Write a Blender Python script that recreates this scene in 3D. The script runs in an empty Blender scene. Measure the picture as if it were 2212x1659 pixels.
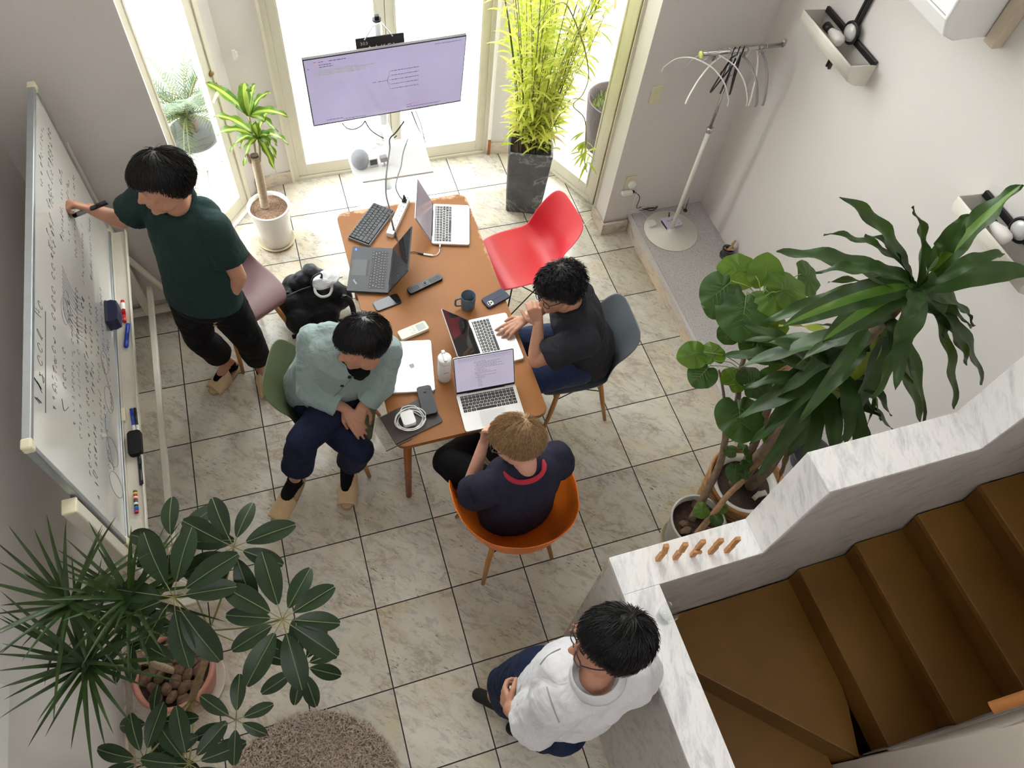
import bpy, bmesh, math, random
from mathutils import Vector as V, Matrix as M, Euler
from mathutils import noise as NZ
random.seed(7)
PI=math.pi
C=bpy.context.scene.collection
SC=bpy.context.scene
# ---------------------------------------------------------------- camera
F=1626.0; CX,CY=1106.0,829.5
CP=V((0.8200,-3.1145,3.9326))
R0=V((0.9502824,-0.2987805,0.0877120)); R1=V((-0.2106334,-0.8242318,-0.5256192)); R2=V((0.2293398,0.4810117,-0.8461862))
cam=bpy.data.cameras.new('camera'); cam.sensor_fit='HORIZONTAL'; cam.sensor_width=36; cam.lens=F/2212*36
cam.clip_start=.05; cam.clip_end=200
co=bpy.data.objects.new('camera',cam); C.objects.link(co)
m=M.Identity(4)
for i in range(3):
    m[i][0]=R0[i]; m[i][1]=-R1[i]; m[i][2]=-R2[i]; m[i][3]=CP[i]
co.matrix_world=m; SC.camera=co
# ---------------------------------------------------------------- light
SC.view_settings.view_transform='Standard'; SC.view_settings.look='None'
SC.view_settings.exposure=0.0; SC.view_settings.gamma=1.0
W=bpy.data.worlds.new('world'); SC.world=W; W.use_nodes=True
bg=W.node_tree.nodes['Background']; bg.inputs[0].default_value=(0.97,0.975,0.97,1); bg.inputs[1].default_value=11.3
def area(name,loc,rot,sx,sy,power=0,col=(1,1,1),portal=False):
    l=bpy.data.lights.new(name,'AREA'); l.shape='RECTANGLE'; l.size=sx; l.size_y=sy; l.energy=power; l.color=col
    if portal: l.cycles.is_portal=True
    o=bpy.data.objects.new(name,l); C.objects.link(o); o.location=loc; o.rotation_euler=rot
    o['kind']='structure'
    return o

def at(u,v,z):
    "point of the place seen at photo position (u,v) that lies at real height z"
    d=R0*((u-CX)/F)+R1*((v-CY)/F)+R2
    return CP+d*((z-CP.z)/d.z)
def atx(u,v,x):
    d=R0*((u-CX)/F)+R1*((v-CY)/F)+R2
    return CP+d*((x-CP.x)/d.x)
def aty(u,v,y):
    d=R0*((u-CX)/F)+R1*((v-CY)/F)+R2
    return CP+d*((y-CP.y)/d.y)

# ---------------------------------------------------------------- materials
def srgb(r,g,b):
    f=lambda c:(c/255/12.92) if c/255<=.04045 else ((c/255+.055)/1.055)**2.4
    return (f(r),f(g),f(b),1)
class NT:
    def __init__(s,name):
        s.m=bpy.data.materials.new(name); s.m.use_nodes=True; s.t=s.m.node_tree; s.b=s.t.nodes['Principled BSDF']; s.o=s.t.nodes['Material Output']
    def n(s,typ,**kw):
        x=s.t.nodes.new(typ)
        for k,v in kw.items():
            if k.startswith('i_'):
                kk=k[2:]; kk=int(kk) if kk.isdigit() else kk
                s.set(x.inputs[kk],v)
            else: setattr(x,k,v)
        return x
    def set(s,inp,v):
        if isinstance(v,bpy.types.NodeSocket): s.t.links.new(v,inp)
        else: inp.default_value=v
    def math(s,op,a,b=0.0,c=0.0,clamp=False):
        x=s.n('ShaderNodeMath',operation=op); x.use_clamp=clamp
        s.set(x.inputs[0],a); s.set(x.inputs[1],b)
        if op in('MULTIPLY_ADD','SMOOTH_MIN','COMPARE'): s.set(x.inputs[2],c)
        return x.outputs[0]
    def vm(s,op,a,b=(0,0,0)):
        x=s.n('ShaderNodeVectorMath',operation=op); s.set(x.inputs[0],a)
        if op=='SCALE': s.set(x.inputs[3],b)
        else: s.set(x.inputs[1],b)
        return x.outputs[0]
    def ramp(s,fac,*st):
        x=s.n('ShaderNodeValToRGB'); e=x.color_ramp.elements
        while len(e)<len(st): e.new(.5)
        for i,(p,c) in enumerate(st): e[i].position=p; e[i].color=c if len(c)==4 else (*c,1)
        s.set(x.inputs[0],fac); return x.outputs[0]
    def mix(s,f,a,b,typ='MIX'):
        x=s.n('ShaderNodeMix',data_type='RGBA',blend_type=typ); s.set(x.inputs[0],f); s.set(x.inputs[6],a); s.set(x.inputs[7],b); return x.outputs[2]
    def noise(s,vec,scale,detail=3,rough=.5,dist=0.0,col=False):
        x=s.n('ShaderNodeTexNoise'); s.set(x.inputs['Vector'],vec); x.inputs['Scale'].default_value=scale; x.inputs['Detail'].default_value=detail
        x.inputs['Roughness'].default_value=rough; x.inputs['Distortion'].default_value=dist
        return x.outputs[1 if col else 0]
    def pos(s): return s.n('ShaderNodeNewGeometry').outputs['Position']
    def obj(s): return s.n('ShaderNodeTexCoord').outputs['Object']
    def bump(s,h,strength=.3,dist=.002):
        x=s.n('ShaderNodeBump'); x.inputs['Strength'].default_value=strength; x.inputs['Distance'].default_value=dist
        s.set(x.inputs['Height'],h); s.t.links.new(x.outputs[0],s.b.inputs['Normal'])
    def P(s,k,v): s.set(s.b.inputs[k],v)
MC={}
def mat(name,col,rough=.5,metal=0,var=.06,scale=30,bump=0.0,bdist=.001,spec=.5,sheen=0,coat=0,emit=None,es=0,sss=0,stretch=None):
    "simple procedural material: base colour broken up by a fine noise"
    if name in MC: return MC[name]
    t=NT(name); c=srgb(*col)
    p=t.obj()
    if stretch: p=t.vm('MULTIPLY',p,stretch)
    nz=t.noise(p,scale,4,.6)
    if var:
        k=1-var; lo=tuple(x*k for x in c[:3])+(1,); hi=tuple(min(1,x*(1+var)) for x in c[:3])+(1,)
        t.P('Base Color',t.ramp(nz,(.3,lo),(.7,hi)))
    else: t.P('Base Color',c)
    t.P('Roughness',rough); t.P('Metallic',metal); t.P('Specular IOR Level',spec)
    if sheen: t.P('Sheen Weight',sheen)
    if coat: t.P('Coat Weight',coat)
    if sss: t.P('Subsurface Weight',sss); t.b.inputs['Subsurface Radius'].default_value=(.012,.005,.003)
    if bump: t.bump(nz,bump,bdist)
    if emit: t.P('Emission Color',srgb(*emit)); t.P('Emission Strength',es)
    MC[name]=t.m; return t.m
def glassmat(name,tint=(1,1,1),rough=0.0):
    if name in MC: return MC[name]
    t=NT(name); tr=t.n('ShaderNodeBsdfTransparent'); tr.inputs[0].default_value=(*tint,1)
    gl=t.n('ShaderNodeBsdfGlossy'); gl.inputs['Roughness'].default_value=rough
    fr=t.n('ShaderNodeFresnel'); fr.inputs[0].default_value=1.45
    bf=t.n('ShaderNodeNewGeometry').outputs['Backfacing']; fac=t.math('MULTIPLY',fr.outputs[0],t.math('SUBTRACT',1.0,bf))
    mx=t.n('ShaderNodeMixShader'); t.set(mx.inputs[0],fac); t.set(mx.inputs[1],tr.outputs[0]); t.set(mx.inputs[2],gl.outputs[0])
    t.t.links.new(mx.outputs[0],t.o.inputs[0]); MC[name]=t.m; return t.m

# ---------------------------------------------------------------- objects
def tag(o,label=None,cat=None,group=None,kind=None):
    if label: o['label']=label
    if cat: o['category']=cat
    if group: o['group']=group
    if kind: o['kind']=kind
    return o
def empty(name,loc=(0,0,0),rz=0.0,label=None,cat=None,group=None,kind=None):
    o=bpy.data.objects.new(name,None); C.objects.link(o); o.location=loc; o.rotation_euler=(0,0,rz); o.empty_display_size=.05
    return tag(o,label,cat,group,kind)
def copy_tree(o,parent=None):
    c=o.copy(); C.objects.link(c); c.parent=parent
    for ch in list(o.children): copy_tree(ch,c)
    return c
class B:
    "collects shapes in one bmesh"
    def __init__(s): s.bm=bmesh.new(); s.mi=0
    def _v(s,ps): return [s.bm.verts.new(p) for p in ps]
    def face(s,ps,mi=None):
        f=s.bm.faces.new(s._v(ps)); f.material_index=s.mi if mi is None else mi; return f
    def box(s,a,b,mt=None,bev=0.0,mi=None,seg=2):
        a,b=V(a),V(b); x0,x1=sorted((a.x,b.x)); y0,y1=sorted((a.y,b.y)); z0,z1=sorted((a.z,b.z))
        n0=len(s.bm.verts)
        g=bmesh.ops.create_cube(s.bm,size=1)
        vs=g['verts']
        for v in vs: v.co=V(((x0+x1)/2+v.co.x*(x1-x0),(y0+y1)/2+v.co.y*(y1-y0),(z0+z1)/2+v.co.z*(z1-z0)))
        fs=set(f for v in vs for f in v.link_faces)
        for f in fs: f.material_index=s.mi if mi is None else mi
        if bev:
            r=bmesh.ops.bevel(s.bm,geom=list(set(e for f in fs for e in f.edges)),offset=bev,segments=seg,affect='EDGES',profile=.5)
            vs=list(set([v for v in vs if v.is_valid]+r['verts']))
        if mt is not None:
            for v in vs: v.co=mt@v.co
        return s
    def prism(s,poly,z0,z1,mt=None,bev=0.0,mi=None,seg=2):
        mi=s.mi if mi is None else mi
        lo=s._v([(p[0],p[1],z0) for p in poly]); hi=s._v([(p[0],p[1],z1) for p in poly]); n=len(poly)
        ar=sum(poly[i][0]*poly[(i+1)%n][1]-poly[(i+1)%n][0]*poly[i][1] for i in range(n))
        if ar<0: lo.reverse(); hi.reverse()
        fs=[s.bm.faces.new(lo[::-1]),s.bm.faces.new(hi)]
        for i in range(n): fs.append(s.bm.faces.new((lo[i],lo[(i+1)%n],hi[(i+1)%n],hi[i])))
        for f in fs: f.material_index=mi
        vs=lo+hi
        if bev:
            es=[e for e in set(e for f in fs[:2] for e in f.edges)]
            r=bmesh.ops.bevel(s.bm,geom=es,offset=bev,segments=seg,affect='EDGES',profile=.5)
            vs=list(set([v for v in vs if v.is_valid]+r['verts']))
        if mt is not None:
            for v in vs: v.co=mt@v.co
        return s
    def tube(s,pts,r,n=8,cap=True,mi=None,closed=False,flat=1.0,upv=None):
        "tube along a polyline; r number or list; flat squashes the second axis"
        mi=s.mi if mi is None else mi
        pts=[V(p) for p in pts]; k=len(pts); rs=r if isinstance(r,(list,tuple)) else [r]*k
        rings=[]; prev=None
        for i,p in enumerate(pts):
            if closed: t=pts[(i+1)%k]-pts[i-1]
            else: t=pts[min(i+1,k-1)]-pts[max(i-1,0)]
            if t.length<1e-9: t=V((0,0,1))
            t.normalize()
            if prev is None:
                u=V(upv) if upv is not None else (V((0,0,1)) if abs(t.z)<.9 else V((1,0,0)))
            else: u=prev
            u=u-t*u.dot(t)
            if u.length<1e-6: u=t.orthogonal()
            u.normalize(); w=t.cross(u); prev=u
            rings.append(s._v([p+(u*math.cos(a)*flat+w*math.sin(a))*rs[i] for a in [2*PI*j/n for j in range(n)]]))
        m=k if closed else k-1
        for i in range(m):
            a,b=rings[i],rings[(i+1)%k]
            for j in range(n):
                f=s.bm.faces.new((a[j],a[(j+1)%n],b[(j+1)%n],b[j])); f.material_index=mi; f.smooth=True
        if cap and not closed:
            f=s.bm.faces.new(rings[0][::-1]); f.material_index=mi; f=s.bm.faces.new(rings[-1]); f.material_index=mi
        return s
    def lathe(s,prof,c=(0,0,0),n=32,mt=None,mi=None,sy=1.0):
        "prof list of (r,z); closed with poles when r==0"
        mi=s.mi if mi is None else mi; c=V(c); rings=[]; allv=[]
        for r,z in prof:
            if r<=1e-6: vs=s._v([c+V((0,0,z))])
            else: vs=s._v([c+V((r*math.cos(2*PI*j/n),r*sy*math.sin(2*PI*j/n),z)) for j in range(n)])
            rings.append(vs); allv+=vs
        for i in range(len(rings)-1):
            a,b=rings[i],rings[i+1]
            for j in range(n):
                j2=(j+1)%n
                if len(a)==1 and len(b)==1: break
                if len(a)==1: f=s.bm.faces.new((a[0],b[j2],b[j]))
                elif len(b)==1: f=s.bm.faces.new((a[j],a[j2],b[0]))
                else: f=s.bm.faces.new((a[j],a[j2],b[j2],b[j]))
                f.material_index=mi; f.smooth=True
        if mt is not None:
            for v in allv: v.co=mt@v.co
        return s
    def ell(s,c,r,rot=None,n=16,mi=None):
        mi=s.mi if mi is None else mi
        g=bmesh.ops.create_uvsphere(s.bm,u_segments=n,v_segments=max(6,n//2+2),radius=1)
        r=V(r) if not isinstance(r,(int,float)) else V((r,r,r)); c=V(c)
        mt=M.Translation(c)@(rot.to_4x4() if rot is not None else M.Identity(4))@M.Diagonal((*r,1))
        for v in g['verts']:
            v.co=mt@v.co
            for f in v.link_faces: f.smooth=True; f.material_index=mi
        return s
    def cone(s,p0,p1,r0,r1,n=16,flat=1.0,upv=None): return s.tube([p0,p1],[r0,r1],n,flat=flat,upv=upv)
    def caps(s,chain,n=14):
        "chain of (point,radius): cones with a ball at every joint"
        for i,(p,r) in enumerate(chain):
            s.ell(p,r,n=n)
            if i+1<len(chain): s.tube([p,chain[i+1][0]],[r,chain[i+1][1]],n)
        return s
    def grid(s,fn,nu,nv,mi=None,smooth=True,closeu=False):
        mi=s.mi if mi is None else mi
        g=[s._v([fn(i/(nu-1) if not closeu else i/nu,j/(nv-1)) for j in range(nv)]) for i in range(nu)]
        for i in range(nu if closeu else nu-1):
            for j in range(nv-1):
                i2=(i+1)%nu
                f=s.bm.faces.new((g[i][j],g[i2][j],g[i2][j+1],g[i][j+1])); f.material_index=mi; f.smooth=smooth
        return s
    def build(s,name,mats,parent=None,smooth=None,solid=0.0,bevel=0.0,sub=0,remesh=0.0,smo=0,disp=None,auto=None,loc=None,rot=None,label=None,merge=0.0):
        if merge: bmesh.ops.remove_doubles(s.bm,verts=s.bm.verts,dist=merge)
        bmesh.ops.recalc_face_normals(s.bm,faces=s.bm.faces)
        me=bpy.data.meshes.new(name); s.bm.to_mesh(me); s.bm.free()
        for x in (mats if isinstance(mats,(list,tuple)) else [mats]): me.materials.append(x)
        o=bpy.data.objects.new(name,me); C.objects.link(o)
        if parent is not None: o.parent=parent
        if loc is not None: o.location=loc
        if rot is not None: o.rotation_euler=rot
        if smooth is not None:
            for p in me.polygons: p.use_smooth=smooth
        if remesh:
            d=o.modifiers.new('r','REMESH'); d.mode='VOXEL'; d.voxel_size=remesh; d.use_smooth_shade=True
        if smo:
            d=o.modifiers.new('s','SMOOTH'); d.iterations=smo; d.factor=.5
        if disp:
            tx=bpy.data.textures.new(name+'_tx','CLOUDS'); tx.noise_scale=disp[1]; tx.noise_depth=2
            d=o.modifiers.new('d','DISPLACE'); d.texture=tx; d.strength=disp[0]; d.mid_level=.5; d.texture_coords='LOCAL'
        if solid:
            d=o.modifiers.new('t','SOLIDIFY'); d.thickness=solid; d.offset=0
        if sub:
            d=o.modifiers.new('u','SUBSURF'); d.levels=sub; d.render_levels=sub
        if bevel:
            d=o.modifiers.new('b','BEVEL'); d.width=bevel; d.segments=2; d.limit_method='ANGLE'
        if label: o['label']=label
        return o
def hit(o,u,v,off=.001):
    "point and normal on an object's surface where the photo shows it"
    dg=bpy.context.evaluated_depsgraph_get(); oe=o.evaluated_get(dg); mi=o.matrix_world.inverted()
    d=(R0*((u-CX)/F)+R1*((v-CY)/F)+R2).normalized()
    ok,p,n,_=oe.ray_cast(mi@CP,(mi.to_3x3()@d).normalized())
    if not ok: return None
    return o.matrix_world@p+n*off,n
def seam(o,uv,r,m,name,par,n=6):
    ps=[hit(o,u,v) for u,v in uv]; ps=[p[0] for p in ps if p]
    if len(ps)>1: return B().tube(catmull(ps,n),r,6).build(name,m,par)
def catmull(pts,n=8,closed=False):
    pts=[V(p) for p in pts]; out=[]; k=len(pts)
    for i in range(k if closed else k-1):
        if closed: a,b,c,d=pts[i-1],pts[i],pts[(i+1)%k],pts[(i+2)%k]
        else: a,b,c,d=pts[max(i-1,0)],pts[i],pts[i+1],pts[min(i+2,k-1)]
        for j in range(n):
            t=j/n
            out.append(.5*((2*b)+(c-a)*t+(2*a-5*b+4*c-d)*t*t+(3*b-a-3*c+d)*t**3))
    if not closed: out.append(pts[-1])
    return out
def text(s,size,material,parent,mt,name='lettering',ext=.0004,spacing=1.0,sx=1.0):
    cu=bpy.data.curves.new(name,'FONT'); cu.body=s; cu.size=size; cu.extrude=ext; cu.space_character=spacing; cu.align_x='LEFT'; cu.resolution_u=3
    t=bpy.data.objects.new(name,cu); C.objects.link(t)
    dg=bpy.context.evaluated_depsgraph_get(); me=bpy.data.meshes.new_from_object(t.evaluated_get(dg))
    bpy.data.objects.remove(t); me.materials.clear(); me.materials.append(material)
    me.transform(mt@M.Diagonal((sx,1,1,1)))
    o=bpy.data.objects.new(name,me); C.objects.link(o); o.parent=parent; return o
def frame(o,x,y):
    "matrix with origin o, x axis, y axis (made orthogonal)"
    x=V(x).normalized(); y=V(y); y=(y-x*y.dot(x)).normalized(); z=x.cross(y); o=V(o)
    return M(((x.x,y.x,z.x,o.x),(x.y,y.y,z.y,o.y),(x.z,y.z,z.z,o.z),(0,0,0,1)))
# ================================================================ surfaces of the room
def floor_mat(name,pitch=.4,base=((216,211,198),(196,190,179)),grout=(22,17,13),gw=.0062,rough=.16,vein=1.0):
    t=NT(name); p=t.pos(); s=t.vm('SCALE',p,1/pitch)
    cell=t.vm('FLOOR',s); wn=t.n('ShaderNodeTexWhiteNoise',noise_dimensions='3D'); sx=t.n('ShaderNodeSeparateXYZ'); t.set(sx.inputs[0],cell)
    cb=t.n('ShaderNodeCombineXYZ'); t.set(cb.inputs[0],sx.outputs[0]); t.set(cb.inputs[1],sx.outputs[1]); t.set(wn.inputs[0],cb.outputs[0])
    off=t.vm('SCALE',wn.outputs['Color'],37.0); q=t.vm('ADD',p,off)
    # stretched coordinates give veins that run across the tile
    rot=t.n('ShaderNodeVectorRotate',rotation_type='Z_AXIS'); t.set(rot.inputs['Vector'],q); rot.inputs['Angle'].default_value=.75
    st=t.vm('MULTIPLY',rot.outputs[0],(1.0,1.9,1.0))
    n1=t.noise(st,3.4,6,.66,.45); v1=t.math('ABSOLUTE',t.math('SUBTRACT',n1,.5)); vein1=t.ramp(v1,(0,(1,1,1)),(.028,(.25,.25,.25)),(.06,(0,0,0)))
    n2=t.noise(st,14,8,.7,.5); sp=t.ramp(n2,(.40,(1,1,1)),(.48,(0,0,0)))
    n3=t.noise(st,3.2,3,.5,.4)
    c=t.ramp(n3,(.3,srgb(*base[0])),(.72,srgb(*base[1])))
    beige=t.ramp(t.noise(q,2.6,4,.6,1.0),(.46,(0,0,0)),(.70,(1,1,1)))
    c=t.mix(t.math('MULTIPLY',beige,.7*vein),c,srgb(208,192,158))
    c=t.mix(t.math('MULTIPLY',sp,.36*vein),c,srgb(140,138,136))
    # dark flecks clustered
    n4=t.noise(t.vm('MULTIPLY',st,(.6,1.5,1.0)),42,5,.75,.3); fl=t.ramp(n4,(.37,(1,1,1)),(.43,(0,0,0)))
    c=t.mix(t.math('MULTIPLY',t.math('MULTIPLY',fl,t.ramp(t.noise(st,4.0,3,.6,.6),(.44,(0,0,0)),(.62,(1,1,1)))),.9*vein),c,srgb(96,94,92))
    c=t.mix(t.math('MULTIPLY',t.math('MULTIPLY',vein1,t.ramp(n3,(.42,(0,0,0)),(.6,(1,1,1)))),.5*vein),c,srgb(150,124,96))
    tone=t.math('MULTIPLY_ADD',wn.outputs['Value'],.20,.83); 
    c=t.mix(1.0,c,t.ramp(tone,(0,(0,0,0)),(1,(1,1,1))),'MULTIPLY')
    fr=t.vm('FRACTION',s); s2=t.n('ShaderNodeSeparateXYZ'); t.set(s2.inputs[0],fr)
    def edge(o): return t.math('MINIMUM',o,t.math('SUBTRACT',1.0,o))
    d=t.math('MINIMUM',edge(s2.outputs[0]),edge(s2.outputs[1]))
    g=t.math('LESS_THAN',d,gw/pitch/2)
    c=t.mix(g,c,srgb(*grout)); t.P('Base Color',c)
    t.P('Roughness',t.math('MULTIPLY_ADD',g,.5,t.math('MULTIPLY_ADD',n2,.12,rough-.05)))
    t.bump(t.math('SUBTRACT',1.0,g),.35,.0015)
    return t.m
m_floor=floor_mat('marble_floor_tiles')
m_pave=floor_mat('outdoor_paving',.3,((225,224,220),(214,212,206)),(120,118,112),.008,.7,.25)
def marble(name,base,dark,beige=0.0,ang=.6,st=(1,1,5),sc=5,rough=.2,amt=.5):
    t=NT(name); p=t.pos(); rot=t.n('ShaderNodeVectorRotate',rotation_type='EULER_XYZ'); t.set(rot.inputs['Vector'],p); rot.inputs['Rotation'].default_value=(ang,.3,ang)
    q=t.vm('MULTIPLY',rot.outputs[0],st); n1=t.noise(q,sc,8,.68,.5); n2=t.noise(q,sc*4,5,.6,.4)
    c=t.ramp(n1,(.36,srgb(*dark)),(.50,srgb(*base)))
    c=t.mix(t.math('MULTIPLY',t.ramp(n2,(.38,(1,1,1)),(.46,(0,0,0))),amt*.6),c,srgb(*dark))
    if beige: c=t.mix(t.math('MULTIPLY',t.ramp(t.noise(p,2.2,3,.5),(.45,(0,0,0)),(.7,(1,1,1))),beige),c,srgb(222,190,150))
    t.P('Base Color',c); t.P('Roughness',rough); return t.m
m_cap=marble('white_marble_cap',(236,235,234),(204,204,207),0,.5,(5,1.2,1.2),4.2,.22)
m_clad=marble('marble_cladding',(196,192,187),(168,163,158),0,.35,(1.2,5,4),3.6,.3)
m_base=marble('beige_marble_base',(206,196,182),(160,152,142),.6,.2,(2,2,4),4,.3)
m_wall=mat('painted_wall',(217,212,209),.85,var=.02,scale=180,bump=.25,bdist=.0008)
m_frame=mat('cream_aluminium',(214,208,190),.45,var=.03,scale=8)
m_white=mat('white_paint',(232,230,226),.5,var=.02)
m_dark=mat('dark_rubber',(28,28,30),.6,var=.1)
m_glass=glassmat('window_glass',(.97,.985,.98))
def speckle(name,a,b,c,scale=420):
    t=NT(name); p=t.pos(); n1=t.noise(p,scale,2,.7); n2=t.noise(p,scale*.45,2,.6)
    col=t.ramp(n1,(.40,srgb(*c)),(.47,srgb(*b)),(.6,srgb(*a))); col=t.mix(t.ramp(n2,(.56,(0,0,0)),(.62,(1,1,1))),col,srgb(*b))
    t.P('Base Color',col); t.P('Roughness',.75); return t.m
m_terr=speckle('speckled_ledge_sheet',(206,202,202),(182,177,177),(146,140,141),230)
H=5.0; XL,XR=-.39,3.64; YB=.187; YS=-7.0
def st(b,name,mats,**k): return tag(b.build(name,mats,**k),kind='structure')
bay=[(.30,YB),(.19,.59),(.37,.81),(.535,1.01),(.62,1.12),(.88,1.15),(2.32,1.15),(2.655,1.09),(2.955,.47),(2.89,.36),(2.89,YB)]
st(B().prism([(XL,YS),(XR,YS),(XR,YB)]+bay[::-1]+[(XL,YB)],-.05,0),'floor',m_floor)
st(B().box((-12,-9,-.12),(14,18,-.052)),'ground_outside',m_pave)
T=.14
st(B().box((XL-T,YS,0),(XL,YB+T,H)),'wall_left',m_wall)
st(B().prism([(XL-T,YB),(.30,YB),(.296,.24),(.212,.585),(.17,.63),(.08,.60),(.10,YB+T),(XL-T,YB+T)],0,H),'wall_back',m_wall)
st(B().prism([(2.89,YB),(XR+T,YB),(XR+T,YB+T),(3.05,YB+T),(3.05,.47),(2.955,.47),(2.89,.36)],0,H),'wall_back_right',m_wall)
st(B().box((XR,YS,0),(XR+T,YB+T,H)),'wall_right',m_wall)
st(B().box((XL-T,YS-T,0),(XR+T,YS,H)),'wall_front',m_wall)
b=B(); b.box((XL-T,YS-T,H),(0,1.4,H+.1)); b.box((0,YS-T,H),(3,-5.3,H+.1)); b.box((0,-4.7,H),(3,1.4,H+.1)); b.box((3,YS-T,H),(XR+T,1.4,H+.1))  # open slot between the slabs is an added, unseen skylight for fill light
st(b,'ceiling',m_wall)
# piers between the doors of the bay
st(B().prism([(.555,1.04),(.62,1.115),(.88,1.145),(.88,1.24),(.50,1.24)],0,H),'wall_pier_left',m_wall)
st(B().prism([(2.33,1.14),(2.645,1.085),(2.70,1.2),(2.33,1.24)],0,H),'wall_pier_right',m_wall)
# skirtings
def skirt(name,p,q,n,h=.095,t=.014,m=m_base):
    p,q,n=V((*p,0)),V((*q,0)),V((*n,0)).normalized()
    b=B(); a=[p,q,q+n*t,p+n*t]; b.prism([(x.x,x.y) for x in a],0.0005,h,bev=.002)
    return st(b,name,m)
skirt('baseboard_back',(XL,YB),(.30,YB),(0,-1)); skirt('baseboard_left',(XL,YS),(XL,YB),(1,0))
skirt('baseboard_pier_left',(.62,1.115),(.875,1.145),(.1,-1),.1); skirt('baseboard_pier_right',(2.34,1.138),(2.645,1.085),(-.15,-1),.1)
skirt('baseboard_pillar',(2.89,YB-.012),(3.07,YB-.012),(0,-1),.1,.02); skirt('baseboard_pillar_side',(2.89,YB-.03),(2.89,.36),(-1,0),.1,.014)
# ---------------------------------------------------------------- glazed doors
def glazed(name,p,q,nst=1,h=4.7,w=.06,dep=.05,rail=.095,label=None,handle=None):
    "leaves between p and q (plan), nst leaves"
    e=empty(name,(p[0],p[1],0),math.atan2(q[1]-p[1],q[0]-p[0]),kind='structure')
    L=(V(q)-V(p)).length; fr=B()
    fr.box((0,-dep*.7,0),(.035,dep*.7,h)); fr.box((L-.035,-dep*.7,0),(L,dep*.7,h)); fr.box((0,-dep*.7,h-.05),(L,dep*.7,h)); fr.box((.035,-dep*.75,0),(L-.035,dep*.75,.022))
    fr.build('door_frame',m_frame,e,bevel=.002)
    lw=(L-.07)/nst
    for i in range(nst):
        x0=.035+i*lw+(.0003 if i==0 else .0015); x1=.035+(i+1)*lw-(.0003 if i==nst-1 else .0015)
        lf=B(); lf.box((x0,-dep/2,.026),(x0+w,dep/2,h-.055)); lf.box((x1-w,-dep/2,.026),(x1,dep/2,h-.055)); lf.box((x0+w,-dep/2,.026),(x1-w,dep/2,.026+rail)); lf.box((x0+w,-dep/2,h-.055-rail),(x1-w,dep/2,h-.055))
        for xx in (x0+w,x1-w): lf.box((xx-.006,-dep/2-.004,.1),(xx+.006,-dep/2+.004,h-.15))
        lo=lf.build('door_leaf',m_frame,e,bevel=.002)
        if i+1<nst: lf2=B().box((x1-.02,dep/2,.03),(x1+.022,dep/2+.008,h-.06)).build('astragal',m_frame,lo)
        B().box((x0+w-.005,-.003,.026+rail-.005),(x1-w+.005,.003,h-.055-rail+.005)).build('glass_pane',m_glass,lo)
    return e
glazed('door_1',(.186,.585),(.545,1.025),1)
glazed('door_2',(.885,1.18),(2.325,1.18),2)
glazed('door_3',(2.655,1.09),(2.955,.47),1)
b=B(); b.box((-.01,-.012,0),(.02,.012,0.022))
# floor track of the left door
dd=V((.545-.235,1.025-.645)).normalized(); nn=V((dd.y,-dd.x))
a=V((.235,.645))+nn*.035; c=V((.545,1.025))+nn*.035
st(B().prism([a,c,c+nn*.03,a+nn*.03],0.0005,.012,bev=.002),'trim_door_track',m_white)
# cream end strip of the right pier, scuffed at its foot
m_rust=mat('scuffed_timber',(150,92,48),.8,var=.4,scale=40)
st(B().box((2.318,1.118,0),(2.336,1.15,4.7)).box((2.3175,1.1165,.0),(2.3365,1.13,.14),mi=1),'trim_2',[m_white,m_rust])
st(B().box((.868,1.118,0),(.886,1.15,4.7)),'trim_3',m_frame)
st(B().prism([(2.872,.34),(2.94,.46),(2.955,.45),(2.90,.33)],0.0,4.7),'trim_4',m_frame)
# ---------------------------------------------------------------- ledge by the right wall
st(B().box((3.075,-2.394,0.0005),(3.092,YB-.001,.118)),'trim_ledge_front',m_base)
b=B(); b.box((3.092,-2.394,0.0005),(XR-.001,YB-.001,.135)); b.box((3.066,-2.394,.118),(3.092,YB-.001,.14),bev=.003,mi=1); b.box((3.092,-2.394,.1355),(XR-.001,YB-.001,.14),mi=0)
st(b,'ledge',[m_terr,mat('ledge_nosing',(196,192,192),.5,var=.12,scale=300)])
# ---------------------------------------------------------------- marble parapet with stepped top
YF,YI=-2.395,-2.542
def stepped(y0,y1,off=0.0,top=0.0):
    return [(1.69,0),(3.639,0),(3.639,2.36+top),(2.892+off,2.36+top),(2.892+off,1.775+top),(2.286+off,1.775+top),(2.286+off,1.19+top),(1.69,1.19+top)]
b=B(); pts=stepped(0,0)
mt=M(((1,0,0,0),(0,0,-1,0),(0,1,0,0),(0,0,0,1)))
b.prism([(x,z) for x,z in pts],-(YF-.004),-(YI+.006),mt=mt)
b.box((1.694,YS,0),(1.826,YI+.006,1.19))
st(b,'wall_parapet',m_clad)
b=B()
b.box((1.684,YI,1.188),(2.286,YF,1.207),bev=.002); b.box((2.271,YI,1.2075),(2.289,YF,1.775),bev=.002); b.box((2.271,YI,1.7755),(2.89,YF,1.794),bev=.002)
b.box((2.875,YI,1.7945),(2.893,YF,2.36),bev=.002); b.box((2.875,YI,2.36),(3.639,YF,2.379),bev=.002)
b.box((1.684,YS,1.188),(1.832,YI-.0006,1.207),bev=.002)
st(b,'trim_parapet_cap',m_cap)
st(B().box((1.6935,YS,.0005),(1.6965,YF-.01,.02)).box((1.689,YF-.012,0.0005),(1.70,YF+.002,1.187)),'trim_parapet_edge',m_base)
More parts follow.
